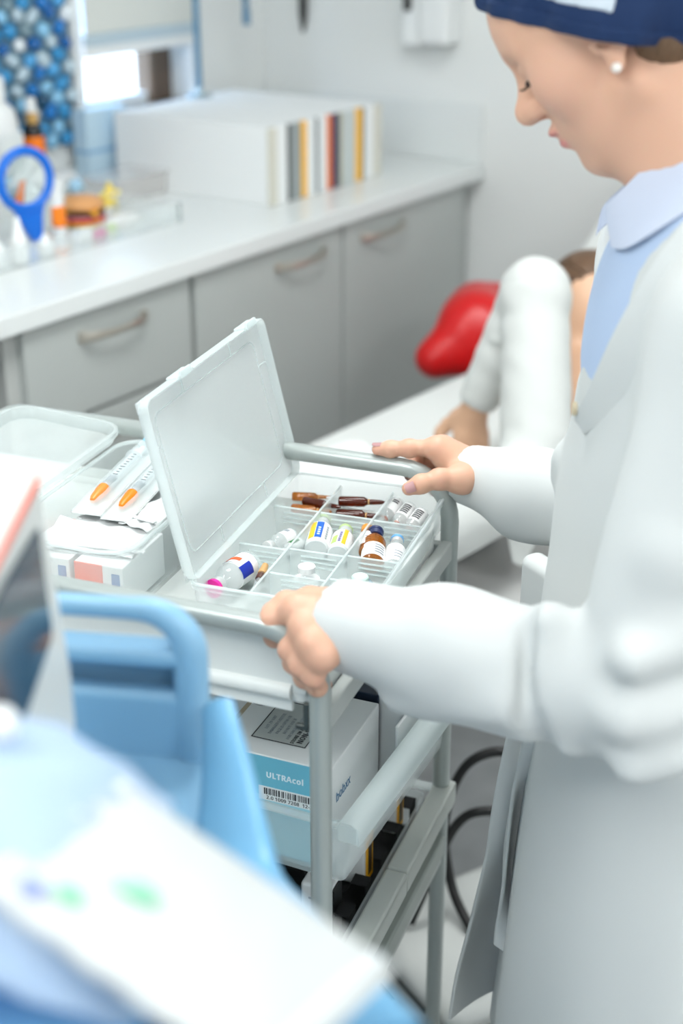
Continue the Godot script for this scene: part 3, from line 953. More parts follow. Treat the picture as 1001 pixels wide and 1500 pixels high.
	var gc := thing("green_clip", "small lime green clip beside the magenta clip", "clip", at_counter(0.585, 0.30, Z), COUNTER_TURN - 10)
	box("jaw", Vector3(0.026, 0.006, 0.014), Vector3(0, 0.003, 0), mat("clip_green", Color(0.70, 0.82, 0.35), 0.4), gc, 0.0028, 2)
	box("lever", Vector3(0.016, 0.005, 0.011), Vector3(0.003, 0.0088, 0), mat("clip_green", Color(0.70, 0.82, 0.35), 0.4), gc, 0.0022, 2)
	var cr := thing("white_box", "tiny white carton left of the magenta clip in the tray", "box", at_counter(0.475, 0.285, Z), COUNTER_TURN)
	box("carton_body", Vector3(0.036, 0.022, 0.03), Vector3(0, 0.011, 0), white, cr, 0.002)
	box("flap", Vector3(0.036, 0.002, 0.014), Vector3(0, 0.0232, 0.006), white, cr, 0.0008)
	for e in [[0.655, 0.33, "white gauze pad lying in the right part of the tray"], [0.665, 0.42, "white folded gauze pad behind the other pad in the tray"]]:
		var g := thing("gauze_pad", e[2], "gauze", at_counter(e[0], e[1], Z), COUNTER_TURN + 15, "gauze pads in the tray")
		box("fold", Vector3(0.075, 0.008, 0.055), Vector3(0, 0.004, 0), mat("gauze", Color(0.92, 0.92, 0.91), 0.9), g, 0.003, 2)
		box("fold", Vector3(0.060, 0.006, 0.045), Vector3(0.004, 0.011, 0.002), mat("gauze", Color(0.92, 0.92, 0.91), 0.9), g, 0.0025, 2)
	# clear box behind the tray
	var cb := thing("clear_box", "empty clear plastic box behind the toy hamburger", "container", at_counter(0.885, 0.53, H), COUNTER_TURN)
	mb = MB.new()
	bin(mb, 0.20, 0.12, 0.05, 0.012, 0.003, 0.004)
	fin("box_body", mb, clear("pinkish_clear", Color(0.93, 0.92, 0.91), 0.3, 0.1), cb)
	box("box_lid", Vector3(0.204, 0.006, 0.124), Vector3(0, 0.0535, 0), clear("pinkish_clear", Color(0.93, 0.92, 0.91), 0.3, 0.1), cb, 0.002)
	# pale blue box under the window
	var pb := thing("pale_blue_box", "pale blue box on the worktop under the window", "box", at_counter(0.995, 0.70, H), COUNTER_TURN)
	box("box_body", Vector3(0.15, 0.185, 0.05), Vector3(0, 0.0925, 0), mat("pale_blue", Color(0.74, 0.84, 0.90), 0.6), pb, 0.003)
	box("label_band", Vector3(0.151, 0.010, 0.051), Vector3(0, 0.085, 0), mat("pale_blue_band", Color(0.50, 0.68, 0.82), 0.6), pb, 0.001)
	# dark-tipped marker at the right end of the row of binders
	var pen := thing("marker", "black-tipped white marker lying behind the right end of the binders", "pen", at_counter(1.655, 0.30, H + 0.0135), COUNTER_TURN)
	mb = MB.new()
	mb.xf = Transform3D(Basis(Vector3(0, 0, 1), -PI / 2), Vector3.ZERO)
	mb.lathe([Vector2(0, -0.10), Vector2(0.0125, -0.098), Vector2(0.0125, -0.002)], 20)
	fin("barrel", mb, white, pen)
	mb = MB.new()
	mb.xf = Transform3D(Basis(Vector3(0, 0, 1), -PI / 2), Vector3.ZERO)
	mb.lathe([Vector2(0.0132, -0.002), Vector2(0.0135, 0.022), Vector2(0.010, 0.04), Vector2(0.004, 0.050), Vector2(0, 0.052)], 20)
	fin("cap", mb, mat("black_plastic", Color(0.03, 0.04, 0.045), 0.4), pen)
	pen.rotation_degrees.y = COUNTER_TURN + 62
	pen.position = at_counter(1.60, 0.365, H + 0.0142)

func squeeze_tube(parent: Node3D, hgt: float, r: float, bands: Array) -> void:
	for e in bands:
		var mb := MB.new()
		var rows := []
		for i in 7:
			var y := lerpf(e[0], e[1], i / 6.0)
			var u := clampf((y - 0.02) / (hgt - 0.02), 0, 1)
			var row := PackedVector3Array()
			for j in 20:
				var t := TAU * j / 20
				row.append(Vector3(cos(t) * r * (1.0 + 0.15 * u) * (0.85 if y < 0.0201 else 1.0), y, sin(t) * r * (1.0 - 0.9 * u)))
			rows.append(row)
		mb.grid(rows, true); mb.orient(0, 0)
		mb.fan(Array(rows[0]), Vector3.DOWN); mb.fan(Array(rows[6]), Vector3.UP)
		fin("cap" if e[0] == 0.0 else "tube_body", mb, e[2], parent)

const COUCH_TURN := 51.7      # x axis along the couch, z towards the trolley
func stool_and_couch() -> void:
	var white := mat("couch_white", Color(0.875, 0.885, 0.877), 0.6)
	white.rim_enabled = true; white.rim = 0.1
	var grey := mat("couch_grey", Color(0.74, 0.74, 0.735), 0.6)
	grey.albedo_texture = weave(128, 8, 0.12)
	triplanar(grey, 12.0)
	var metal := mat("couch_metal", Color(0.82, 0.83, 0.83), 0.35, 0.3)
	var c := thing("exam_couch", "white padded examination couch on a grey deck, the patient lying on it", "couch", Vector3.ZERO, COUCH_TURN)
	box("pad", Vector3(1.55, 0.07, 0.47), Vector3(2.03, 0.585, -1.415), white, c, 0.03, 4)
	box("deck", Vector3(1.60, 0.05, 0.66), Vector3(2.06, 0.524, -1.345), grey, c, 0.012, 2)
	box("frame", Vector3(1.3, 0.05, 0.40), Vector3(2.15, 0.474, -1.42), metal, c, 0.006)
	box("pedestal", Vector3(0.42, 0.40, 0.26), Vector3(2.75, 0.25, -1.45), metal, c, 0.02, 2)
	box("foot_plate", Vector3(0.75, 0.048, 0.42), Vector3(2.75, 0.0265, -1.45), metal, c, 0.012, 2)
	var br := MB.new()
	br.xf = Transform3D(Basis(Vector3(0, 0, 1), 0.55), Vector3(2.79, 0.60, -1.415))
	br.rbox(Vector3(0.62, 0.07, 0.46), 0.03, 4, Vector3(0.31, 0.035, 0))
	fin("backrest", br, white, c)
	var pl := thing("head_pillow", "white pillow on the raised head end of the couch", "pillow", Vector3.ZERO, COUCH_TURN)
	var pm := MB.new()
	pm.xf = Transform3D(Basis(Vector3(0, 0, 1), 0.55), Vector3(2.98, 0.785, -1.41))
	pm.rbox(Vector3(0.26, 0.08, 0.36), 0.038, 5)
	fin("cushion", pm, mat("pillow_white", Color(0.92, 0.92, 0.91), 0.8), pl)
	# red saddle stool
	var st := thing("saddle_stool", "red saddle-shaped stool between the couch and the grey cabinets", "stool", Vector3(0.375, 0, -3.30))
	var o := st.position
	var f := SDF.new()
	f.cap(Vector3(0.30, 0.655, -3.28) - o, Vector3(0.50, 0.635, -3.40) - o, 0.050, 0.05, 0.08)
	f.cap(Vector3(0.275, 0.63, -3.22) - o, Vector3(0.213, 0.585, -3.20) - o, 0.050, 0.032, 0.09)
	f.cap(Vector3(0.325, 0.665, -3.36) - o, Vector3(0.50, 0.62, -3.45) - o, 0.052, 0.05, 0.09)
	f.cap(Vector3(0.228, 0.580, -3.20) - o, Vector3(0.42, 0.575, -3.21) - o, 0.034, 0.04, 0.06)
	f.cap(Vector3(0.335, 0.675, -3.24) - o, Vector3(0.42, 0.64, -3.16) - o, 0.045, 0.04, 0.08)
	f.cap(Vector3(0.50, 0.62, -3.38) - o, Vector3(0.55, 0.55, -3.32) - o, 0.055, 0.035, 0.09)
	var mb := MB.new()
	f.mesh_into(mb, 0.010, Vector3(-0.30, 0.44, -0.35), Vector3(0.35, 0.82, 0.32))
	var red := mat("red_vinyl", Color(0.80, 0.035, 0.055), 0.35)
	fin("seat", mb, red, st)
	lath("column", [Vector2(0.025, 0.08), Vector2(0.025, 0.30), Vector2(0.018, 0.305), Vector2(0.018, 0.60)], mat("chrome", Color(0.8, 0.8, 0.8), 0.2, 0.9), st, Vector3(0, 0, -0.02))
	box("tilt_lever", Vector3(0.05, 0.022, 0.025), Vector3(0.03, 0.632, -0.16), mat("black_plastic", Color(0.03, 0.04, 0.045), 0.4), st, 0.008, 2)
	for i in 5:
		var t := TAU * i / 5 + 0.3
		var leg := MB.new()
		leg.tube([Vector3(0, 0.09, -0.02), Vector3(cos(t) * 0.20, 0.062, sin(t) * 0.20 - 0.02)], [0.022, 0.013], 10)
		fin("leg", leg, mat("chrome", Color(0.8, 0.8, 0.8), 0.2, 0.9), st)
		lath("caster", [Vector2(0, 0.0), Vector2(0.018, 0.004), Vector2(0.024, 0.024), Vector2(0.018, 0.044), Vector2(0, 0.05)], mat("caster_black", Color(0.05, 0.05, 0.05), 0.5), st, Vector3(cos(t) * 0.20, 0, sin(t) * 0.20 - 0.02), 14)

func arc(c: Vector3, a: Vector3, b: Vector3, k := 8) -> Array:   # a quarter turn from c + a to c + b
	var out := []
	for i in k + 1:
		var t := PI / 2 * i / k
		out.append(c + a * cos(t) + b * sin(t))
	return out

func trolley() -> void:
	var tube_m := mat("grey_lacquer", Color(0.67, 0.70, 0.69), 0.30, 0.25)
	var tray_m := mat("tray_plastic", Color(0.90, 0.915, 0.905), 0.45)
	var bar_m := mat("rail_grey", Color(0.70, 0.72, 0.71), 0.4)
	var t := thing("trolley", "grey tubular medical trolley with tray, gripped by the woman in the white coat", "trolley", TROLLEY_AT, TROLLEY_TURN)
	var L := -0.64; var R := 0.06; var H := 0.98
	for z in [0.0, -0.415]:
		var pts := [Vector3(0, 0.075, z), Vector3(0, 0.5, z), Vector3(0, H - R, z)]
		pts += arc(Vector3(-R, H - R, z), Vector3(R, 0, 0), Vector3(0, R, 0)).slice(1)
		pts += [Vector3(-0.3, H, z), Vector3(L + R, H, z)]
		pts += arc(Vector3(L + R, H - R, z), Vector3(0, R, 0), Vector3(-R, 0, 0)).slice(1)
		pts += [Vector3(L, 0.5, z), Vector3(L, 0.075, z)]
		tub("tube_frame", pts, 0.0108, tube_m, t, 18)
	# cross bars and runners at each level
	for x in [0.0, L]:
		for h in [0.885, 0.44, 0.12]:
			box("cross_bar", Vector3(0.014, 0.026, 0.40), Vector3(x, h, -0.2075), bar_m, t, 0.003)
	for z in [0.0, -0.415]:
		for h in ([0.44, 0.12] if z > -0.1 else [0.885, 0.64, 0.44, 0.12]):
			box("runner", Vector3(0.63, 0.022, 0.012), Vector3(L / 2, h, z + (-0.012 if z > -0.1 else 0.012)), bar_m, t, 0.003)
	for x in [0.0, L]:
		for z in [0.0, -0.415]:
			var cs := MB.new()
			cs.xf = Transform3D(Basis(Vector3(0, 0, 1), PI / 2), Vector3(x, 0.03, z))
			cs.lathe([Vector2(0, -0.012), Vector2(0.026, -0.012), Vector2(0.030, -0.008), Vector2(0.030, 0.008), Vector2(0.026, 0.012), Vector2(0, 0.012)], 20)
			fin("caster", cs, mat("caster_grey", Color(0.25, 0.26, 0.27), 0.5), t)
			box("caster_fork", Vector3(0.034, 0.045, 0.02), Vector3(x, 0.055, z), tube_m, t, 0.003)
	# top tray: shallow plastic tray hung between the rails, rolled lower lip
	var mb := MB.new()
	mb.xf = Transform3D(Basis(), Vector3(L / 2 - 0.004, 0.894, -0.2075))
	bin(mb, 0.63, 0.385, 0.030, 0.02, 0.004)
	var tr := fin("top_tray", mb, tray_m, t)
	var lip := MB.new()
	for z in [-0.016, -0.399]:
		lip.tube([Vector3(-0.035, 0.9035, z), Vector3(L / 2, 0.9035, z), Vector3(L + 0.03, 0.9035, z)], 0.009, 14)
	fin("rolled_lip", lip, tray_m, tr)
	var panel := MB.new()
	panel.rbox(Vector3(0.60, 0.066, 0.004), 0.0015, 1, Vector3(L / 2, 0.935, -0.0165))
	fin("front_panel", panel, tray_m, tr)
	var skirt := MB.new()
	skirt.rbox(Vector3(0.57, 0.022, 0.006), 0.0015, 1, Vector3(L / 2, 0.892, -0.018))
	fin("skirt", skirt, tray_m, tr)
	box("shelf_panel", Vector3(0.615, 0.008, 0.37), Vector3(L / 2 - 0.004, 0.9005, -0.2075), tray_m, t, 0.002)
	var hook := MB.new()
	hook.rbox(Vector3(0.006, 0.030, 0.005), 0.0015, 1, Vector3(-0.014, 0.890, 0.0))
	hook.rbox(Vector3(0.014, 0.006, 0.005), 0.0015, 1, Vector3(-0.018, 0.877, 0.0))
	fin("clip", hook, mat("clip_steel", Color(0.35, 0.37, 0.36), 0.35, 0.7), t)

func frosted(called := "frosted_plastic", alpha := 0.32) -> StandardMaterial3D:
	var m := clear(called, Color(0.93, 0.955, 0.955), alpha, 0.3)
	m.backlight_enabled = true; m.backlight = Color(0.95, 0.98, 0.98)
	return m

func medicine_box() -> void:
	var fr := frosted()
	var rim := frosted("frosted_rim", 0.55)
	var bars := frosted("frosted_ridge", 0.72)
	var W := 0.191; var D := 0.313; var H := 0.046
	var t := thing("medicine_box", "clear frosted compartment box with its lid up, full of vials and ampoules", "organizer", Vector3(-0.156, 0.9045, -1.315), -18.5)
	var mb := MB.new()
	mb.xf = Transform3D(Basis(), Vector3(W / 2, 0, -D / 2))
	bin(mb, W, D, H, 0.010, 0.0022, 0.003, 0.003)
	fin("box_body", mb, fr, t)
	mb = MB.new()
	var ring := []
	for p in rrect(W + 0.004, D + 0.004, 0.011, 5): ring.append(Vector3(p.x + W / 2, H, p.y - D / 2))
	mb.tube(ring, 0.0016, 8, true)
	fin("rim", mb, rim, t)
	# dividers
	for x in [0.0605, 0.1265]:
		var dv := MB.new()
		dv.rbox(Vector3(0.0022, 0.036, D - 0.008), 0.0008, 1, Vector3(x, 0.0205, -D / 2))
		var d := fin("divider", dv, fr, t)
		var e := MB.new()
		e.rbox(Vector3(0.0026, 0.0016, D - 0.008), 0.0007, 1, Vector3(x, 0.0385, -D / 2))
		fin("divider_edge", e, rim, d)
	for q in [[0.003, 0.0595, -0.124], [0.003, 0.0595, -0.232], [0.0615, 0.1255, -0.066], [0.0615, 0.1255, -0.128], [0.0615, 0.1255, -0.231], [0.1275, 0.188, -0.072], [0.1275, 0.188, -0.131], [0.1275, 0.188, -0.229]]:
		var w: float = q[1] - q[0]
		var xc: float = (q[0] + q[1]) / 2
		var dv := MB.new()
		dv.rbox(Vector3(w, 0.034, 0.0020), 0.0008, 1, Vector3(xc, 0.0195, q[2]))
		var d := fin("divider", dv, fr, t)
		var e := MB.new()
		e.rbox(Vector3(w, 0.0016, 0.0026), 0.0007, 1, Vector3(xc, 0.0365, q[2]))
		for k in 3:
			e.rbox(Vector3(w * 0.66, 0.0016, 0.0034), 0.0007, 1, Vector3(xc + 0.002, 0.030 - k * 0.006, q[2]))
		fin("divider_ridge", e, bars, d)
	# lid: hinged on the left edge, thrown open past upright
	var hinge := Transform3D(Basis(Vector3(0, 0, 1), deg_to_rad(103.5)), Vector3(-0.001, H + 0.002, 0))
	var lid_m := solid_glass("lid_frost", Color(0.965, 0.985, 0.985), 0.36, 0.42, 0.02)
	mb = MB.new()
	mb.xf = hinge * Transform3D(Basis(), Vector3(W / 2 + 0.002, 0, -D / 2))
	mb.rbox(Vector3(W + 0.006, 0.0022, D + 0.006), 0.001, 1, Vector3(0, 0.003, 0))
	var lid := fin("lid", mb, lid_m, t)
	mb = MB.new()
	mb.xf = hinge * Transform3D(Basis(), Vector3(W / 2 + 0.002, 0, -D / 2))
	var outl := rrect(W + 0.006, D + 0.006, 0.012, 5)
	var rows := []
	for e in [[0.0, 0.004], [0.0, -0.008], [-0.0018, -0.008], [-0.0018, 0.002]]:
		var row := PackedVector3Array()
		for p in rrect(W + 0.006 + 2 * e[0], D + 0.006 + 2 * e[0], 0.012 + e[0], 5): row.append(Vector3(p.x, e[1], p.y))
		rows.append(row)
	mb.grid(rows, true); mb.orient(0, 0)
	fin("lid_rim", mb, rim, lid)
	mb = MB.new()
	mb.xf = hinge * Transform3D(Basis(), Vector3(W / 2 + 0.002, 0, -D / 2))
	ring = []
	for p in rrect(W - 0.036, D - 0.045, 0.012, 5): ring.append(Vector3(p.x, 0.0018, p.y))
	mb.tube(ring, 0.0009, 6, true)
	for z in [-0.07, 0.06]:
		mb.rbox(Vector3(0.017, 0.002, 0.0014), 0.0006, 1, Vector3(W / 2 - 0.010, 0.0015, z))
		mb.rbox(Vector3(0.017, 0.002, 0.0014), 0.0006, 1, Vector3(-W / 2 + 0.010, 0.0015, z))
	for z in [-D / 2 + 0.011, D / 2 - 0.011]:
		mb.rbox(Vector3(0.0014, 0.002, 0.020), 0.0006, 1, Vector3(0.045, 0.0015, z))
	fin("lid_rib", mb, rim, lid)
	for z in [-0.118, 0.065]:
		mb = MB.new()
		mb.xf = hinge * Transform3D(Basis(), Vector3(W + 0.005, -0.002, -D / 2 + z))
		mb.rbox(Vector3(0.006, 0.014, 0.040), 0.002, 1)
		mb.rbox(Vector3(0.009, 0.003, 0.026), 0.0012, 1, Vector3(0.002, -0.007, 0))
		fin("latch", mb, bars, lid)
	vials(t)

# a vial, ampoule or bottle lying down: base at `at`, axis towards `heading` (degrees), a little tilted
func lying(called: String, label: String, category: String, boxt: Node3D, at: Vector3, heading: float, tilt: float, group := "") -> Node3D:
	var o := thing(called, label, category, Vector3.ZERO, 0, group)
	var b := Basis(Vector3.UP, deg_to_rad(heading)) * Basis(Vector3(0, 0, 1), deg_to_rad(-90 + tilt))
	o.transform = boxt.transform * Transform3D(b, at)
	return o

func band(o: Node3D, called: String, r: float, h0: float, h1: float, a0: float, a1: float, m: Material) -> void:
	var mb := MB.new()
	var rows := []
	for i in 2:
		var row := PackedVector3Array()
		for j in 13:
			var a := deg_to_rad(lerpf(a0, a1, j / 12.0))
			row.append(Vector3(cos(a) * r, h0 if i == 0 else h1, sin(a) * r))
		rows.append(row)
	mb.slab(rows, 0.0003)
	fin(called, mb, m, o)

func vial(o: Node3D, r: float, h: float, glass: Material, label_m: Material, cap_m: Material, l0 := 0.12, l1 := 0.62, crimp_m: Material = null) -> void:
	lath("glass", [Vector2(0, 0.0), Vector2(r * 0.9, 0.0), Vector2(r, r * 0.12), Vector2(r, h * 0.62), Vector2(r * 0.86, h * 0.70), Vector2(r * 0.5, h * 0.76), Vector2(r * 0.48, h * 0.86)], glass, o)
	if label_m: lath("label", [Vector2(r * 1.004, h * l0), Vector2(r * 1.03, h * l0), Vector2(r * 1.03, h * l1), Vector2(r * 1.004, h * l1)], label_m, o, Vector3.ZERO, 32)
	lath("crimp", [Vector2(r * 0.5, h * 0.82), Vector2(r * 0.64, h * 0.825), Vector2(r * 0.64, h * 0.93), Vector2(r * 0.5, h * 0.935)], crimp_m if crimp_m else mat("crimp_metal", Color(0.86, 0.87, 0.87), 0.3, 0.5), o)
	lath("cap", [Vector2(r * 0.55, h * 0.93), Vector2(r * 0.68, h * 0.935), Vector2(r * 0.69, h * 0.99), Vector2(r * 0.60, h), Vector2(0, h)], cap_m, o)

func vials(t: Node3D) -> void:
	var gl := clear("vial_glass", Color(0.93, 0.97, 0.97), 0.22, 0.04)
	var milk := mat("milky_glass", Color(0.86, 0.88, 0.88), 0.2)
	var amber := solid_glass("amber_glass", Color(0.86, 0.50, 0.14), 0.18, 0.05, 0.05)
	var brown := solid_glass("brown_glass", Color(0.40, 0.13, 0.04), 0.35, 0.05, 0.05)
	var paper := mat("vial_paper", Color(0.93, 0.93, 0.93), 0.5)
	var ink := mat("label_ink", Color(0.16, 0.17, 0.19), 0.6)
	var pale_ink := mat("pale_ink", Color(0.60, 0.63, 0.66), 0.6)
	var grp := "vials in the compartment box"
	# the big vial with a pink cap: cap towards the front
	var a := lying("vial", "large clear vial with a bright pink cap, white label, orange stripe and blue patch", "vial", t, Vector3(0.020, 0.0195, -0.112), -98, 3, grp)
	var r := 0.0155
	vial(a, r, 0.080, gl, paper, mat("cap_pink", Color(0.92, 0.13, 0.62), 0.35), 0.10, 0.50)
	band(a, "orange_stripe", r * 1.06, 0.024, 0.031, 120, 195, mat("stripe_orange", Color(0.97, 0.36, 0.13), 0.5))
	band(a, "blue_patch", r * 1.06, 0.020, 0.042, 218, 268, mat("patch_blue", Color(0.02, 0.17, 0.66), 0.5))
	band(a, "print_line", r * 1.06, 0.0385, 0.0392, 130, 185, pale_ink)
	# small carton strip beside it
	var st := lying("ampoule", "slim ampoule with a tan and brown tip beside the pink-capped vial", "ampoule", t, Vector3(0.049, 0.012, -0.045), 97, 12, "ampoules in the compartment box")
	lath("body", [Vector2(0, 0), Vector2(0.0042, 0.001), Vector2(0.0046, 0.03), Vector2(0.003, 0.038), Vector2(0.0036, 0.044), Vector2(0.0022, 0.058), Vector2(0, 0.060)], gl, st)
	lath("brown_band", [Vector2(0.0048, 0.034), Vector2(0.0052, 0.035), Vector2(0.0050, 0.041), Vector2(0.0044, 0.042)], mat("brown_band", Color(0.30, 0.15, 0.08), 0.4), st)
	lath("tan_tip", [Vector2(0.0048, 0.044), Vector2(0.0050, 0.045), Vector2(0.0036, 0.060), Vector2(0, 0.061)], mat("tan_tip", Color(0.80, 0.62, 0.40), 0.4), st)
	# clear small vials in the left middle compartment
	var b := lying("vial", "small clear vial with a plain white label in the left middle compartment", "vial", t, Vector3(0.036, 0.014, -0.205), -110, 4, grp)
	vial(b, 0.0095, 0.046, gl, paper, mat("cap_white", Color(0.92, 0.92, 0.92), 0.3), 0.08, 0.46)
	band(b, "print_patch", 0.0102, 0.008, 0.013, 150, 195, pale_ink)
	var b2 := lying("vial", "clear vial with a narrow green-printed label beside the divider", "vial", t, Vector3(0.050, 0.011, -0.196), -106, 3, grp)
	vial(b2, 0.0075, 0.040, gl, paper, mat("cap_white", Color(0.92, 0.92, 0.92), 0.3), 0.10, 0.60)
	band(b2, "green_print", 0.0081, 0.008, 0.022, 150, 205, mat("print_green", Color(0.10, 0.45, 0.20), 0.5))
	# amber ampoules at the back left, brown ampoules at the back middle
	for e in [[0.012, 0.024, -0.292, 8, amber, "amber ampoule lying in the back left compartment, nearest the lid"], [0.022, 0.022, -0.262, 2, amber, "second amber ampoule in front of the first in the back left compartment"], [0.032, 0.027, -0.276, -8, brown, "dark brown ampoule on top of the amber ones in the back left compartment"]]:
		ampoule(lying("ampoule", e[5], "ampoule", t, Vector3(e[0] - 0.008, e[1], e[2]), e[3], 2, "ampoules in the compartment box"), 0.0055, 0.050, e[4])
	for e in [[0.066, 0.029, -0.285, 8, brown, "long brown ampoule on top in the back middle compartment"], [0.068, 0.019, -0.270, 4, brown, "brown ampoule lying under the long one in the back middle compartment"]]:
		ampoule(lying("ampoule", e[5], "ampoule", t, Vector3(e[0], e[1], e[2]), e[3], 3, "ampoules in the compartment box"), 0.0062, 0.056, e[4])
	# wrapped swabs at the back left
	var sw := thing("wrapped_swab", "clear wrapped white swab stick in the back left compartment", "swab", Vector3.ZERO, 0)
	sw.transform = t.transform * Transform3D(Basis(Vector3.UP, deg_to_rad(-12)) * Basis(Vector3(0, 0, 1), 0.12), Vector3(0.034, 0.022, -0.300))
	box("wrapper", Vector3(0.046, 0.004, 0.014), Vector3.ZERO, frosted("frosted_rim", 0.55), sw, 0.0018)
	box("stick", Vector3(0.040, 0.003, 0.004), Vector3(0, 0.0025, 0), paper, sw, 0.0012)
	# three clear vials with printed white labels at the back right
	var specs := [[0.132, -0.300, "clear vial with black print, leftmost of three in the back right compartment"], [0.150, -0.291, "clear vial with dense black print, middle of three in the back right compartment"], [0.168, -0.280, "clear vial with dense black print, rightmost of three in the back right compartment"]]
	for i in 3:
		var s := lying("vial", specs[i][2], "vial", t, Vector3(specs[i][0] - 0.002, 0.013, specs[i][1] + 0.012), -102, 16, grp)
		s.transform = t.transform * Transform3D(Basis(Vector3.UP, deg_to_rad(-102)) * Basis(Vector3(0, 0, 1), deg_to_rad(-90 - 14)), Vector3(specs[i][0] + 0.002, 0.0285, specs[i][1] - 0.006))
		vial(s, 0.0088, 0.048, gl, paper, gl, 0.08, 0.52, gl)
		for k in (2 if i == 0 else 5):
			band(s, "print_line", 0.0093, 0.007 + k * 0.0032, 0.0088 + k * 0.0032, (175 if i == 0 else 160), 222, ink)
		lath("coil", [Vector2(0.0035, 0.034), Vector2(0.0045, 0.0345), Vector2(0.0045, 0.0355), Vector2(0.0035, 0.036)], mat("copper_print", Color(0.80, 0.45, 0.35), 0.4), s)
	# yellow and blue labelled bottles in the middle compartment
	var y := lying("vial", "white vial with yellow and blue label stripes and a pale green cap", "vial", t, Vector3(0.078, 0.019, -0.168), 102, 4, grp)
	vial(y, 0.0135, 0.070, milk, paper, mat("cap_green", Color(0.80, 0.89, 0.62), 0.35), 0.06, 0.62)
	for e in [[26, 56, "stripe_yellow", Color(0.98, 0.74, 0.15)], [-10, 22, "stripe_blue", Color(0.02, 0.36, 0.74)]]:
		band(y, e[2], 0.0141, 0.006, 0.042, e[0] + 170, e[1] + 170, mat(e[2], e[3], 0.5))
	for k in 4: band(y, "print_line", 0.01415, 0.012 + k * 0.005, 0.0145 + k * 0.005, 170, 182, mat("print_white", Color(0.9, 0.95, 0.97), 0.5))
	for k in 6: band(y, "print_line", 0.01415, 0.008 + k * 0.005, 0.0115 + k * 0.005, 132, 142, pale_ink)
	var y2 := lying("vial", "white vial with a thin yellow stripe beside the blue and yellow one", "vial", t, Vector3(0.104, 0.0165, -0.168), 100, 2, grp)
	vial(y2, 0.0125, 0.064, milk, paper, mat("cap_green", Color(0.80, 0.89, 0.62), 0.35), 0.06, 0.62)
	band(y2, "stripe_yellow", 0.0131, 0.006, 0.040, 148, 168, mat("stripe_yellow", Color(0.98, 0.74, 0.15), 0.5))
	band(y2, "green_leaf", 0.0131, 0.008, 0.026, 196, 226, mat("leaf_green", Color(0.70, 0.80, 0.45), 0.5))
	for k in 5: band(y2, "print_line", 0.01315, 0.010 + k * 0.005, 0.0135 + k * 0.005, 176, 188, mat("print_violet", Color(0.45, 0.42, 0.62), 0.5))
	# right middle compartment: amber tube, amber vial with navy cap, vial with light blue cap
	var am := lying("vial", "small amber vial seen on its brown base, left in the right middle compartment", "vial", t, Vector3(0.136, 0.022, -0.172), 106, 10, grp)
	lath("glass", [Vector2(0, 0.0), Vector2(0.0075, 0.0), Vector2(0.0085, 0.0015), Vector2(0.0085, 0.034), Vector2(0.0048, 0.040), Vector2(0.0045, 0.046)], amber, am)
	lath("label", [Vector2(0.0086, 0.009), Vector2(0.0089, 0.009), Vector2(0.0089, 0.032), Vector2(0.0086, 0.032)], paper, am)
	lath("cap", [Vector2(0.005, 0.040), Vector2(0.0068, 0.041), Vector2(0.0068, 0.049), Vector2(0, 0.050)], mat("cap_amber", Color(0.85, 0.56, 0.20), 0.35), am)
	for k in 3: band(am, "print_line", 0.0091, 0.013 + k * 0.004, 0.0145 + k * 0.004, 140, 190, pale_ink)
	var nv := lying("vial", "amber vial with a navy blue cap and a white label", "vial", t, Vector3(0.148, 0.017, -0.156), 103, 14, grp)
	vial(nv, 0.0132, 0.060, amber, paper, mat("cap_navy", Color(0.14, 0.19, 0.36), 0.4), 0.06, 0.42, mat("cap_navy", Color(0.14, 0.19, 0.36), 0.4))
	for k in 4: band(nv, "print_line", 0.0138, 0.008 + k * 0.004, 0.0095 + k * 0.004, 120, 170, pale_ink)
	var lb := lying("vial", "vial with a light blue cap against the right wall of the compartment", "vial", t, Vector3(0.172, 0.0145, -0.158), 102, 10, grp)
	vial(lb, 0.0110, 0.058, gl, paper, mat("cap_blue", Color(0.42, 0.68, 0.90), 0.35), 0.06, 0.60)
	for k in 3: band(lb, "print_line", 0.0115, 0.010 + k * 0.005, 0.0112 + k * 0.005, 130, 180, pale_ink)
	# standing grey-blue vial with a pale mint stopper, front of the right column
	var gv := thing("vial", "grey-blue vial with a pale mint stopper in the front right compartments", "vial", Vector3.ZERO, 0, grp)
	gv.transform = t.transform * Transform3D(Basis(), Vector3(0.152, 0.003, -0.100))
	lath("glass", [Vector2(0, 0), Vector2(0.015, 0), Vector2(0.0165, 0.002), Vector2(0.0165, 0.016), Vector2(0.012, 0.021), Vector2(0.008, 0.022)], mat("slate_glass", Color(0.47, 0.58, 0.63), 0.15), gv)
	lath("stopper", [Vector2(0.008, 0.021), Vector2(0.0092, 0.0215), Vector2(0.0092, 0.0265), Vector2(0.0078, 0.028), Vector2(0, 0.028)], mat("mint", Color(0.80, 0.90, 0.86), 0.4), gv)
	# clear flask-like vials with white labels, front of the middle column
	var f1 := thing("vial", "clear vial with a white label standing in the middle column behind the woman's near hand", "vial", Vector3.ZERO, 0, grp)
	f1.transform = t.transform * Transform3D(Basis(), Vector3(0.092, 0.003, -0.098))
	lath("glass", [Vector2(0, 0), Vector2(0.013, 0), Vector2(0.014, 0.002), Vector2(0.014, 0.018), Vector2(0.008, 0.023), Vector2(0.007, 0.026)], gl, f1)
	lath("label", [Vector2(0.01415, 0.004), Vector2(0.0144, 0.004), Vector2(0.0144, 0.016), Vector2(0.01415, 0.016)], paper, f1)
	lath("cap", [Vector2(0.007, 0.024), Vector2(0.0095, 0.0245), Vector2(0.0095, 0.031), Vector2(0, 0.032)], mat("cap_white", Color(0.92, 0.92, 0.92), 0.3), f1)
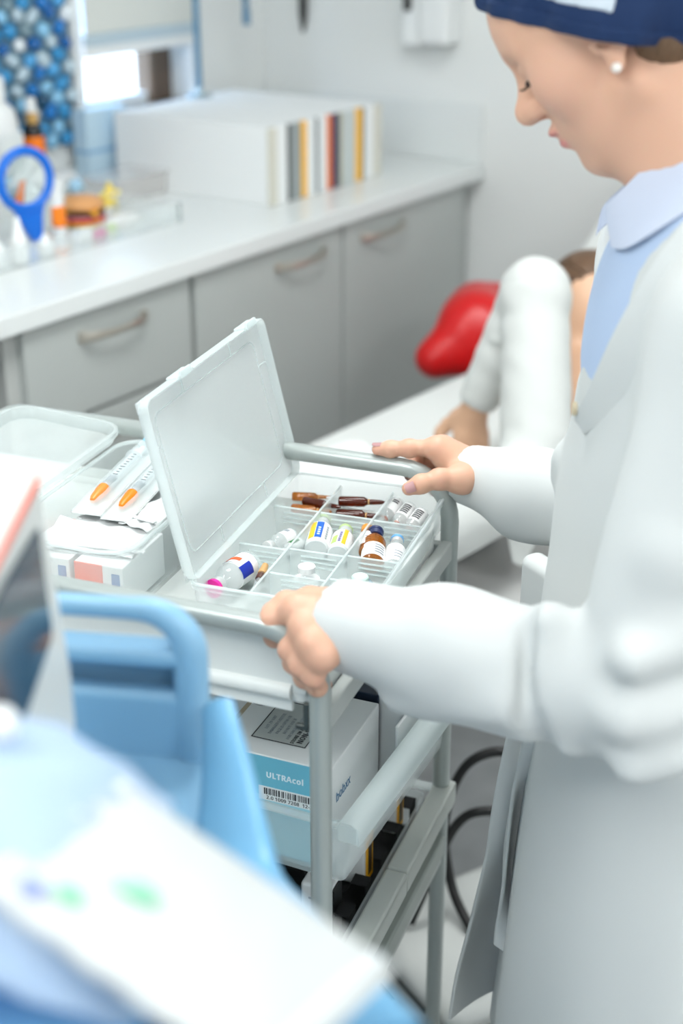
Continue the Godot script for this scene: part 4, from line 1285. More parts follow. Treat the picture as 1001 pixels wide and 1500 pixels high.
	for e in [[0.080, -0.036, 20, "pale tan ampoule in the front middle compartment"], [0.096, -0.028, -15, "second pale tan ampoule in the front middle compartment, nearer the front"]]:
		ampoule(lying("ampoule", e[3], "ampoule", t, Vector3(e[0] - 0.012, 0.0085, e[1]), e[2], 2, "ampoules in the compartment box"), 0.0055, 0.042, clear("tan_glass", Color(0.80, 0.66, 0.55), 0.6, 0.1))

func ampoule(o: Node3D, r: float, h: float, m: Material) -> void:
	lath("body", [Vector2(0, 0), Vector2(r * 0.85, 0), Vector2(r, h * 0.03), Vector2(r, h * 0.55), Vector2(r * 0.45, h * 0.64), Vector2(r * 0.55, h * 0.70), Vector2(r * 0.45, h * 0.92), Vector2(r * 0.2, h), Vector2(0, h)], m, o, Vector3.ZERO, 18)
	lath("ring", [Vector2(r * 0.5, h * 0.635), Vector2(r * 0.56, h * 0.64), Vector2(r * 0.56, h * 0.665), Vector2(r * 0.5, h * 0.67)], mat("ring_tan", Color(0.80, 0.62, 0.40), 0.4), o, Vector3.ZERO, 18)

func in_trolley(p: Vector3) -> Vector3:
	return TROLLEY_AT + Basis(Vector3.UP, deg_to_rad(TROLLEY_TURN)) * p

func syringe_box() -> void:
	var fr := frosted("box_frost", 0.26)
	var rim := frosted("frosted_rim", 0.55)
	var t := thing("syringe_box", "open frosted plastic container of wrapped syringes on the left of the trolley", "container", in_trolley(Vector3(-0.324, 0.9045, -0.222)), TROLLEY_TURN + 1)
	var W := 0.150; var D := 0.29; var H := 0.080
	var mb := MB.new()
	bin(mb, W, D, H, 0.030, 0.0025, 0.006, 0.004)
	fin("box_body", mb, fr, t)
	mb = MB.new()
	var ring := []
	for p in rrect(W + 0.008, D + 0.008, 0.033, 6): ring.append(Vector3(p.x, H, p.y))
	mb.tube(ring, 0.0022, 8, true)
	fin("rim", mb, rim, t)
	# lid folded back to the left
	var hinge := Transform3D(Basis(Vector3(0, 0, 1), deg_to_rad(176)), Vector3(-W / 2 - 0.004, H + 0.003, 0))
	mb = MB.new()
	mb.xf = hinge * Transform3D(Basis(Vector3.RIGHT, PI), Vector3(W / 2, 0.0, 0))
	bin(mb, W, D, 0.016, 0.03, 0.002, 0.003, 0.003)
	fin("lid", mb, frosted("lid_film", 0.36), t)
	# wrapped syringes: pouch, barrel, plunger seal, orange cap
	var sy_l := ["wrapped syringe with an orange cap, left of the two on top of the container", "wrapped syringe with a brighter orange cap, right of the two on top of the container"]
	var film := frosted("pouch_film", 0.30)
	var pouchm := mat("pouch_paper", Color(0.84, 0.85, 0.85), 0.5)
	for i in 2:
		var s := thing("syringe", sy_l[i], "syringe", Vector3.ZERO, 0, "wrapped syringes")
		s.transform = t.transform * Transform3D(Basis(Vector3.UP, deg_to_rad(4)) * Basis(Vector3.RIGHT, 0.05), Vector3(-0.034 + i * 0.036, 0.080 - i * 0.002, -0.045 - i * 0.0))
		box("pouch", Vector3(0.036, 0.0016, 0.19), Vector3(0, -0.0085, -0.005), pouchm, s, 0.0007)
		mb = MB.new()
		mb.xf = Transform3D(Basis(Vector3.RIGHT, -PI / 2), Vector3(0, 0, 0.038))
		mb.lathe([Vector2(0.0065, 0.0), Vector2(0.0068, 0.001), Vector2(0.0068, 0.082), Vector2(0.011, 0.083), Vector2(0.011, 0.085), Vector2(0.0065, 0.086)], 18)
		fin("barrel", mb, clear("barrel_clear", Color(0.93, 0.96, 0.97), 0.35, 0.1), s)
		mb = MB.new()
		mb.xf = Transform3D(Basis(Vector3.RIGHT, -PI / 2), Vector3(0, 0, 0.034))
		mb.lathe([Vector2(0, 0.006), Vector2(0.006, 0.007), Vector2(0.006, 0.018), Vector2(0.003, 0.020), Vector2(0, 0.020)], 16)
		fin("seal", mb, mat("seal_grey", Color(0.42, 0.50, 0.53), 0.5), s)
		mb = MB.new()
		mb.xf = Transform3D(Basis(Vector3.RIGHT, -PI / 2), Vector3(0, 0, 0.034))
		mb.lathe([Vector2(0.0032, 0.02), Vector2(0.0035, 0.0205), Vector2(0.0035, 0.108), Vector2(0.009, 0.109), Vector2(0.009, 0.111), Vector2(0, 0.112)], 12)
		fin("plunger", mb, mat("plunger_white", Color(0.88, 0.92, 0.93), 0.4), s)
		for k in 9: box("scale_mark", Vector3(0.004 if k % 3 else 0.006, 0.0004, 0.0011), Vector3(0.003, 0.0068, 0.014 - k * 0.007), mat("label_ink", Color(0.16, 0.17, 0.19), 0.6), s, 0.0002)
		mb = MB.new()
		mb.xf = Transform3D(Basis(Vector3.RIGHT, PI / 2), Vector3(0, 0, 0.038))
		mb.lathe([Vector2(0.0045, 0.0), Vector2(0.0072, 0.002), Vector2(0.0070, 0.012), Vector2(0.0052, 0.028), Vector2(0.0030, 0.034), Vector2(0, 0.035)], 16)
		fin("needle_cap", mb, mat("cap_orange_%d" % i, [Color(0.98, 0.55, 0.22), Color(0.99, 0.52, 0.05)][i], 0.35), s)
		if i == 0: box("blue_tab", Vector3(0.010, 0.001, 0.014), Vector3(0.004, 0.0105, -0.082), mat("tab_blue", Color(0.55, 0.82, 0.92), 0.5), s, 0.0004)
		mb = MB.new()
		var rows := []
		for a in 9:
			var row := PackedVector3Array()
			for b in 7:
				var x := (b / 6.0 - 0.5) * 0.036
				var z := -0.1 + 0.19 * a / 8.0
				var hgt := 0.0092 * pow(maxf(0.0, cos(PI * x / 0.036)), 0.6) * (1.0 if a > 0 and a < 8 else 0.0) + 0.0008 * sin(b * 5.0 + a * 3.1) - 0.0068
				row.append(Vector3(x, hgt + 0.001, z))
			rows.append(row)
		mb.slab(rows, 0.0003)
		fin("wrapper_film", mb, film, s)
	# cartons with orange ends inside, seen through the wall
	var orange := mat("carton_orange", Color(0.93, 0.35, 0.17), 0.5)
	var wht := mat("carton_white", Color(0.9, 0.91, 0.91), 0.6)
	var cl := ["white carton with an orange end and blue print, left inside the frosted container", "white carton with a wide orange end, right inside the frosted container"]
	for i in 2:
		var c := thing("carton", cl[i], "box", Vector3.ZERO, 0, "cartons inside the frosted container")
		c.transform = t.transform * Transform3D(Basis(), Vector3(-0.032 + i * 0.064, 0.0032, 0.080))
		box("carton_body", Vector3(0.058, 0.050, 0.095), Vector3(0, 0.025, 0), wht, c, 0.0015)
		box("orange_end", Vector3(0.022 + i * 0.012, 0.0495, 0.0965), Vector3(-0.020 + i * 0.008, 0.025, 0), orange, c, 0.001)
		box("blue_print", Vector3(0.010, 0.016, 0.0968), Vector3(0.020, 0.034, 0), mat("carton_blue", Color(0.30, 0.45, 0.68), 0.5), c, 0.001)
		for k in 3: box("print_line", Vector3(0.020, 0.0025, 0.0966), Vector3(0.012, 0.010 + k * 0.007, 0), mat("pale_ink", Color(0.60, 0.63, 0.66), 0.6), c, 0.0005)
	# folded white wrappers on top at the front and right
	var labels := ["crumpled white paper wrapper at the front of the frosted container", "white paper wrapper to the right of the syringes in the frosted container", "flat white packet under the syringes in the frosted container"]
	rng.seed = 4
	for i in 3:
		var w := thing("paper_wrapper", labels[i], "wrapper", Vector3.ZERO, 0, "paper wrappers in the frosted container")
		w.transform = t.transform * Transform3D(Basis(Vector3.UP, [0.1, -0.2, 0.05][i]), [Vector3(0, 0.058, 0.075), Vector3(0.048, 0.064, -0.03), Vector3(0, 0.058, -0.05)][i])
		var rows := []
		for a in 10:
			var row := PackedVector3Array()
			for b in 8:
				row.append(Vector3((b / 7.0 - 0.5) * [0.115, 0.040, 0.09][i], rng.randf_range(-0.003, 0.003), (a / 9.0 - 0.5) * [0.075, 0.16, 0.18][i]))
			rows.append(row)
		mb = MB.new(); mb.slab(rows, 0.0012)
		fin("sheet", mb, pouchm, w)
		box("seam", Vector3([0.14, 0.04, 0.09][i], 0.002, 0.006), Vector3(0, 0.003, [0.03, 0.065, 0.075][i]), pouchm, w, 0.0008)

func flat(p: Vector3, facing := "top") -> Transform3D:     # lettering lying on top of, or standing on the front or right of, a box
	if facing == "top": return Transform3D(Basis(Vector3.RIGHT, -PI / 2), p)
	if facing == "right": return Transform3D(Basis(Vector3.UP, PI / 2), p)
	return Transform3D(Basis(), p)

func trolley_load() -> void:
	# middle frosted bin, standing a little askew in the frame
	var fr := frosted("bin_frost", 0.30)
	var rim := frosted("bin_rim", 0.55)
	var b := thing("storage_bin", "frosted plastic bin on the middle level of the trolley holding cartons", "bin", in_trolley(Vector3(-0.25, 0.652, -0.222)), TROLLEY_TURN - 4)
	var W := 0.545; var D := 0.31; var H := 0.084
	var mb := MB.new()
	bin(mb, W, D, H, 0.02, 0.003, 0.012, 0.0)
	fin("bin_body", mb, fr, b)
	mb = MB.new()
	var rows := []
	for e in [[-0.001, H - 0.006], [0.004, H - 0.006], [0.006, H - 0.004], [0.006, H], [-0.003, H], [-0.003, H - 0.004]]:
		var row := PackedVector3Array()
		for p in rrect(W + 2 * e[0], D + 2 * e[0], 0.02 + e[0], 5): row.append(Vector3(p.x, e[1], p.y))
		rows.append(row)
	mb.grid(rows, true); mb.orient(0, 0)
	fin("bin_rim", mb, frosted("frosted_rim", 0.55), b)
	mb = MB.new()
	var lip_rows := []
	for e in [[-0.004, -0.004], [-0.004, 0.010], [-0.001, 0.016], [0.010, 0.016], [0.017, 0.012], [0.0190, 0.004], [0.0188, -0.007]]:
		var row := PackedVector3Array()
		for k in 9: row.append(Vector3(W / 2 + e[0], H + e[1], lerpf(-D / 2 - 0.018, D / 2 + 0.018, k / 8.0)))
		lip_rows.append(row)
	mb.slab(lip_rows, 0.003)
	for z in [-D / 2 - 0.018, D / 2 + 0.018]: mb.rbox(Vector3(0.022, 0.020, 0.003), 0.0012, 1, Vector3(W / 2 + 0.007, H + 0.004, z))
	fin("bin_lip", mb, frosted("bin_lip", 0.66), b)
	var white := mat("carton_gloss", Color(0.91, 0.92, 0.92), 0.4)
	var cyan := mat("carton_cyan", Color(0.42, 0.72, 0.81), 0.45)
	var pale := mat("carton_pale_cyan", Color(0.64, 0.84, 0.89), 0.45)
	var ink := mat("label_ink", Color(0.16, 0.17, 0.19), 0.6)
	var grey := mat("pale_ink", Color(0.60, 0.63, 0.66), 0.6)
	# the big white carton with the light blue front
	var c := thing("carton", "large white carton with a light blue printed front in the middle bin", "box", in_trolley(Vector3(-0.150, 0.6555, -0.148)), TROLLEY_TURN - 1)
	var w := 0.265; var h := 0.123; var d := 0.142
	box("carton_body", Vector3(w, h, d), Vector3(0, h / 2, 0), white, c, 0.002)
	var zf := d / 2
	box("front_panel", Vector3(w - 0.001, h - 0.001, 0.001), Vector3(0, h / 2 - 0.0005, zf + 0.0003), cyan, c, 0.0003)
	box("front_band", Vector3(w - 0.001, 0.022, 0.0004), Vector3(0, 0.063, zf + 0.0009), pale, c, 0.0002)
	box("front_lower", Vector3(w - 0.018, 0.048, 0.0004), Vector3(-0.004, 0.026, zf + 0.0009), pale, c, 0.0002)
	var pw := mat("print_white", Color(0.9, 0.95, 0.97), 0.5)
	lettering("print", "ULTRAcol", 0.0072, pw, c, flat(Vector3(0.080, 0.1005, zf + 0.001), "front"), true)
	lettering("print", "TYPE", 0.005, pw, c, flat(Vector3(0.020, 0.078, zf + 0.001), "front"), true)
	mb = MB.new()
	var ring := []
	for i in 24: ring.append(Vector3(0.118 + cos(TAU * i / 24) * 0.008, 0.099 + sin(TAU * i / 24) * 0.008, zf + 0.001))
	mb.tube(ring, 0.0007, 6, true)
	fin("print", mb, pw, c)
	box("barcode_label", Vector3(0.072, 0.017, 0.0006), Vector3(0.086, 0.0770, zf + 0.0012), white, c, 0.0002)
	rng.seed = 9
	mb = MB.new()
	var x := 0.057
	while x < 0.118:
		var bw := rng.randf_range(0.0006, 0.0018)
		mb.rbox(Vector3(bw, 0.008, 0.0003), 0.0001, 1, Vector3(x, 0.0800, zf + 0.0016))
		x += bw + rng.randf_range(0.0006, 0.0015)
	fin("barcode", mb, ink, c)
	lettering("print", "2.0 1009 7208  12-34", 0.0045, ink, c, flat(Vector3(0.087, 0.0722, zf + 0.0014), "front"), true)
	box("tick_box", Vector3(0.007, 0.007, 0.0004), Vector3(0.040, 0.0600, zf + 0.0012), pw, c, 0.0002)
	lettering("print", "1.5", 0.007, cyan, c, flat(Vector3(0.052, 0.0600, zf + 0.001), "front"))
	mb = MB.new()
	mb.xf = Transform3D(Basis(Vector3(0, 0, 1), PI / 4), Vector3(0.081, 0.0595, zf + 0.0012))
	mb.rbox(Vector3(0.0055, 0.0055, 0.0004), 0.0002)
	fin("tick_mark", mb, mat("tick_blue", Color(0.05, 0.38, 0.80), 0.5), c)
	lettering("print", "2.0", 0.007, cyan, c, flat(Vector3(0.094, 0.0595, zf + 0.001), "front"))
	lettering("print", "bobxx", 0.011, mat("print_blue", Color(0.30, 0.50, 0.66), 0.5), c, flat(Vector3(w / 2 + 0.0004, 0.080, 0.038), "right"))
	# prints on the top: framed text, round stamp, seam tape, symbol
	var top := h + 0.0003
	var lb := box("text_label", Vector3(0.062, 0.0004, 0.078), Vector3(0.060, top, 0.004), mat("label_grey", Color(0.72, 0.74, 0.73), 0.6), c, 0.0001)
	mb = MB.new()
	for e in [[0.0, 0.039, 0.062, 0.0012], [0.0, -0.039, 0.062, 0.0012]]: mb.rbox(Vector3(e[2], 0.0004, e[3]), 0.0001, 1, Vector3(e[0], 0.0004, e[1]))
	for e in [-0.031, 0.031]: mb.rbox(Vector3(0.0012, 0.0004, 0.079), 0.0001, 1, Vector3(e, 0.0004, 0))
	fin("label_frame", mb, ink, lb)
	var lines := ["NON-STERILE", "STORE IN A DRY PLACE", "FOR SINGLE USE ONLY", "DO NOT USE IF", "PACK IS OPEN OR", "DAMAGED CAREFUL", "LOT 20 1007"]
	for i in lines.size():
		lettering("print", lines[i], [0.0065, 0.0042, 0.0036, 0.0036, 0.0036, 0.0036, 0.0036][i], ink if i < 2 else grey, lb, Transform3D(Basis(Vector3.UP, PI / 2) * Basis(Vector3.RIGHT, -PI / 2), Vector3(0.022 - i * 0.0075, 0.0004, 0.006)), i < 2)
	mb = MB.new()
	mb.xf = Transform3D(Basis(Vector3.RIGHT, PI / 2), Vector3(0.010, top, -0.032))
	mb.prism(circle2(0.016, 32), 0.0005, 0.0)
	var stamp := fin("round_stamp", mb, mat("stamp_grey", Color(0.50, 0.51, 0.51), 0.6), c)
	mb = MB.new()
	mb.xf = Transform3D(Basis(Vector3.RIGHT, PI / 2), Vector3(0.010, top + 0.0004, -0.032))
	mb.prism(circle2(0.0085, 28), 0.0005, 0.0)
	fin("stamp_centre", mb, mat("stamp_dark", Color(0.28, 0.27, 0.26), 0.6), stamp)
	mb = MB.new()
	for i in 15:
		var a := TAU * i / 15
		mb.xf = Transform3D(Basis(Vector3.UP, -a), Vector3(0.010 + cos(a) * 0.0122, top + 0.0004, -0.032 + sin(a) * 0.0122))
		mb.rbox(Vector3(0.0038, 0.0004, 0.0016), 0.0001)
	fin("stamp_letters", mb, pw, stamp)
	box("seam_tape", Vector3(0.0055, 0.0005, d - 0.004), Vector3(-0.002, top, 0.0), mat("tape_tan", Color(0.72, 0.66, 0.55), 0.5), c, 0.0002)
	mb = MB.new()
	ring = []
	for i in 20: ring.append(Vector3(-0.045 + cos(TAU * i / 20) * 0.008, top, -0.040 + sin(TAU * i / 20) * 0.0085))
	mb.tube(ring, 0.0006, 5, true)
	mb.rbox(Vector3(0.008, 0.0004, 0.001), 0.0001, 1, Vector3(-0.046, top, -0.040))
	mb.rbox(Vector3(0.001, 0.0004, 0.010), 0.0001, 1, Vector3(-0.047, top, -0.026))
	fin("symbol", mb, ink, c)
	# dark booklet and white carton behind it
	var nb := thing("dark_booklet", "dark navy booklet with a cyan letter behind the large white carton", "booklet", in_trolley(Vector3(-0.062, 0.6555, -0.258)), TROLLEY_TURN - 3)
	box("cover", Vector3(0.085, 0.126, 0.060), Vector3(0, 0.063, 0), mat("booklet_navy", Color(0.10, 0.16, 0.24), 0.4), nb, 0.0015)
	box("page_block", Vector3(0.083, 0.120, 0.056), Vector3(-0.0015, 0.062, 0), mat("page_white", Color(0.91, 0.92, 0.92), 0.7), nb, 0.001)
	lettering("print", "F", 0.022, mat("cyan_print", Color(0.08, 0.58, 0.80), 0.4), nb, flat(Vector3(0.010, 0.1263, -0.004), "top"), true)
	var wd := thing("carton", "smooth white carton with small dark marks at the right rear of the middle bin", "box", in_trolley(Vector3(0.000, 0.6555, -0.272)), TROLLEY_TURN - 3)
	box("carton_body", Vector3(0.034, 0.142, 0.095), Vector3(-0.004, 0.071, 0), white, wd, 0.008, 3)
	box("flap", Vector3(0.004, 0.100, 0.040), Vector3(0.0135, 0.058, 0.052), white, wd, 0.0015)
	for e in [[0.095, 0.0], [0.062, 0.028], [0.062, 0.022]]: box("mark", Vector3(0.001, 0.004, 0.0022), Vector3(0.0135, e[0], e[1]), ink, wd, 0.0003)
	for e in [0.012, 0.002, -0.01]: box("mark", Vector3(0.007, 0.0005, 0.002), Vector3(-0.008, 0.1422, e), grey, wd, 0.0002)
	var sm := thing("carton", "low white carton beside the smooth one at the right rear of the middle bin", "box", in_trolley(Vector3(-0.150, 0.6555, -0.315)), TROLLEY_TURN - 3)
	box("carton_body", Vector3(0.07, 0.09, 0.07), Vector3(0, 0.045, 0), white, sm, 0.002)
	box("carton_flap", Vector3(0.068, 0.001, 0.034), Vector3(0, 0.0906, 0.016), white, sm, 0.0004)
	sm.set_meta("label", "low white carton left of the dark booklet, behind the large carton")
	lower_drawer()

func lower_drawer() -> void:
	var fr := frosted("drawer_film", 0.30)
	var lipm := mat("drawer_lip", Color(0.71, 0.73, 0.71), 0.45)
	var t := thing("drawer", "frosted drawer with a broad grey lip on the lower level of the trolley", "drawer", in_trolley(Vector3(0, 0.4515, 0)), TROLLEY_TURN)
	var mb := MB.new()
	mb.xf = Transform3D(Basis(), Vector3(-0.295, 0, -0.2175))
	bin(mb, 0.56, 0.372, 0.086, 0.01, 0.003, 0.004)
	fin("drawer_body", mb, fr, t)
	for e in [[-0.120, 0.215], [-0.3285, 0.198]]:
		mb = MB.new()
		mb.xf = Transform3D(Basis(), Vector3(0.004, 0.090, e[0]))
		mb.rbox(Vector3(0.027, 0.010, e[1]), 0.0035, 2)
		mb.rbox(Vector3(0.006, 0.030, e[1]), 0.0025, 2, Vector3(0.0105, -0.012, 0))
		fin("lip", mb, lipm, t)
	mb = MB.new()
	for z in [-0.022, -0.413]: mb.rbox(Vector3(0.58, 0.006, 0.014), 0.002, 1, Vector3(-0.30, 0.087, z))
	mb.rbox(Vector3(0.014, 0.006, 0.38), 0.002, 1, Vector3(-0.582, 0.087, -0.2175))
	fin("edge", mb, frosted("bin_rim", 0.72), t)
	box("support_bar", Vector3(0.018, 0.030, 0.385), Vector3(0.004, 0.012, -0.2075), mat("support_grey", Color(0.60, 0.63, 0.61), 0.4), t, 0.004)
	# black foam insert with scooped pockets
	var fm := mat("black_foam", Color(0.055, 0.055, 0.06), 0.95)
	bumpy(fm, noise_tex(0.25, 256, 2, 0, 1, 7, FastNoiseLite.TYPE_CELLULAR), 0.08, 14.0)
	var f := thing("foam_insert", "black foam insert with cut pockets lying in the lower drawer", "foam", in_trolley(Vector3(0, 0.4555, 0)), TROLLEY_TURN)
	box("foam_base", Vector3(0.535, 0.026, 0.350), Vector3(-0.295, 0.013, -0.2175), fm, f, 0.002)
	box("foam_block", Vector3(0.40, 0.046, 0.350), Vector3(-0.3625, 0.047, -0.2175), fm, f, 0.003)
	for i in 7:
		var z := -0.052 - i * 0.056
		mb = MB.new()
		mb.xf = Transform3D(Basis(), Vector3(-0.0945, 0.0475, z))
		var poly := PackedVector2Array([Vector2(-0.068, -0.023), Vector2(0.066, -0.023), Vector2(0.066, 0.023), Vector2(0.046, 0.023)])
		for k in 11: poly.append(Vector2(0.016 + 0.030 * cos(PI * k / 10), 0.023 - 0.026 * sin(PI * k / 10)))
		poly.append(Vector2(-0.030, 0.023)); poly.append(Vector2(-0.068, 0.023))
		mb.prism(poly, 0.026 if i % 2 == 0 else 0.020, 0.001)
		fin("foam_rib", mb, fm, f)
	# small white packs with yellow labels standing in the pockets
	var packs := [["small white pack with a yellow label and blue dot, rearmost in the black foam", Vector3(-0.044, 0.505, -0.356), 1], ["small white pack with a yellow label in the middle of the black foam", Vector3(-0.048, 0.5, -0.2525), 1], ["small white pack with a black edge, frontmost in the black foam", Vector3(-0.056, 0.485, -0.165), 0]]
	for e in packs:
		var p := thing("small_pack", e[0], "box", in_trolley(e[1]), TROLLEY_TURN, "small packs in the black foam")
		box("pack_body", Vector3(0.040, 0.074, 0.026), Vector3(-0.012, 0.037, 0), mat("carton_gloss", Color(0.91, 0.92, 0.92), 0.4), p, 0.004, 2)
		if e[2] == 1:
			box("yellow_label", Vector3(0.001, 0.066, 0.023), Vector3(0.0085, 0.037, 0), mat("label_yellow", Color(0.96, 0.70, 0.04), 0.4), p, 0.0004)
			box("dark_window", Vector3(0.001, 0.046, 0.012), Vector3(0.0092, 0.035, -0.001), mat("window_brown", Color(0.20, 0.12, 0.04), 0.3), p, 0.0004)
		else:
			box("black_edge", Vector3(0.003, 0.072, 0.027), Vector3(0.0085, 0.037, 0), mat("black_plastic", Color(0.03, 0.04, 0.045), 0.4), p, 0.001)
			box("print_line", Vector3(0.012, 0.003, 0.001), Vector3(-0.016, 0.055, 0.0132), mat("pale_ink", Color(0.60, 0.63, 0.66), 0.6), p, 0.0003)
	var pk := get_node("small_pack")
	box("blue_dot", Vector3(0.007, 0.011, 0.001), Vector3(-0.004, 0.046, 0.0133), mat("tick_blue", Color(0.05, 0.38, 0.80), 0.5), pk, 0.0004)

func floor_device() -> void:
	var body := mat("device_white", Color(0.80, 0.81, 0.80), 0.4)
	var d := thing("floor_device", "grey-white machine with a rounded cover on the floor behind the trolley", "machine", Vector3(0.225, 0, -1.72), 30)
	d.scale = Vector3(1, 0.72, 1)
	box("base_body", Vector3(0.30, 0.10, 0.26), Vector3(0, 0.105, 0), body, d, 0.03, 3)
	box("cover", Vector3(0.32, 0.055, 0.28), Vector3(0, 0.185, 0), body, d, 0.025, 3)
	box("cover_seam", Vector3(0.315, 0.006, 0.275), Vector3(0, 0.154, 0), mat("seam_grey", Color(0.5, 0.52, 0.52), 0.6), d, 0.002)
	for e in [[-0.12, 0.10], [0.12, 0.10], [-0.12, -0.10], [0.12, -0.10]]:
		var mb := MB.new()
		mb.xf = Transform3D(Basis(Vector3(0, 0, 1), PI / 2), Vector3(e[0], 0.034, e[1]))
		mb.lathe([Vector2(0, -0.014), Vector2(0.030, -0.014), Vector2(0.034, -0.009), Vector2(0.034, 0.009), Vector2(0.030, 0.014), Vector2(0, 0.014)], 18)
		fin("wheel", mb, mat("caster_black", Color(0.05, 0.05, 0.05), 0.5), d)
	box("wheel_skirt", Vector3(0.06, 0.075, 0.05), Vector3(-0.14, 0.0525, 0.06), body, d, 0.015, 2)
	var black := mat("cable_black", Color(0.035, 0.035, 0.04), 0.45)
	var c1 := tub("power_cable", curve([Vector3(0.20, 0.160, -1.70), Vector3(0.17, 0.200, -1.76), Vector3(0.158, 0.30, -1.79), Vector3(0.185, 0.39, -1.80), Vector3(0.24, 0.42, -1.80), Vector3(0.29, 0.40, -1.78)], 8), 0.0075, black, self, 10)
	tag(c1, "thick black cable looping up from the white floor machine", "cable")
	var c2 := tub("power_cable", curve([Vector3(0.105, 0.165, -1.72), Vector3(0.135, 0.235, -1.74), Vector3(0.175, 0.305, -1.775), Vector3(0.22, 0.33, -1.775), Vector3(0.30, 0.325, -1.76)], 8), 0.0075, black, self, 10)
	tag(c2, "second black cable crossing the loop, running low over the floor machine", "cable")

# a hand: wrist, five chains of joints (thumb last), radii; added to the body it belongs to
func hand(mb: MB, o: Vector3, fore: Vector3, wrist: Vector3, chains: Array, paint, r := 0.0088) -> void:
	var f := SDF.new()
	f.cap(fore - o, wrist - o, 0.026, 0.0225, 0.02)
	for i in 4: f.cap(wrist.lerp(chains[i][0], 0.12) - o, chains[i][0] - o, 0.0165, 0.0115, 0.018)
	f.cap(chains[0][0].lerp(wrist, 0.3) - o, chains[3][0].lerp(wrist, 0.3) - o, 0.0135, 0.0125, 0.02)
	f.cap(wrist - o, chains[4][0] - o, 0.018, 0.0145, 0.02)
	f.cap(chains[4][0] - o, chains[4][1] - o, 0.0145, 0.0112, 0.014)
	for i in 5:
		var c: Array = chains[i]
		var k: float = [1.0, 1.03, 1.0, 0.88, 1.12][i]
		for j in range(1 if i == 4 else 0, 3):
			f.cap(c[j] - o, c[j + 1] - o, r * k * [1.12, 1.0, 0.94][j], r * k * [1.0, 0.94, 0.84][j], 0.0055 if j > 0 else 0.009)
		for j in range(0 if i < 4 else 1, 3):
			f.ell(c[j] - o, Vector3.ONE * r * k * [1.22, 1.10, 1.0][j], 0.008)
	var lo := Vector3.ONE * 9; var hi := -lo
	for c in chains + [[fore, wrist]]:
		for p in c: lo = lo.min(p - o); hi = hi.max(p - o)
	f.mesh_into(mb, 0.0028, lo - Vector3.ONE * 0.03, hi + Vector3.ONE * 0.03, paint)

func nail(parent: Node, m: Material, tip: Vector3, along: Vector3, up: Vector3, r: float) -> void:
	var mb := MB.new()
	var z := along.normalized()
	var y := (up - z * up.dot(z)).normalized()
	mb.xf = Transform3D(Basis(y.cross(z), y, z), tip)
	var rows := []
	for i in 7:
		var row := PackedVector3Array()
		for j in 7:
			var u := (j / 6.0 - 0.5) * 1.5
			var t := i / 6.0
			var w := 0.80 if i < 5 else 0.80 - (t - 0.66) * 0.8
			row.append(Vector3(sin(u * w * 1.25) * r, cos(u * w * 1.25) * r, lerpf(-0.006, 0.0055, t)))
		rows.append(row)
	mb.slab(rows, 0.0008)
	fin("nail", mb, m, parent)

func cloth(called: String, c: Color) -> StandardMaterial3D:
	var m := mat(called, c, 0.85)
	m.rim_enabled = true; m.rim = 0.1
	return m

# spread folds: soft ridges in a cloth body
func ridges(f: SDF, list: Array) -> void:
	for e in list: f.cap(e[0], e[1], e[2], e[2] * 0.6, e[3] if e.size() > 3 else 0.03, 1 if e.size() > 4 else 0)

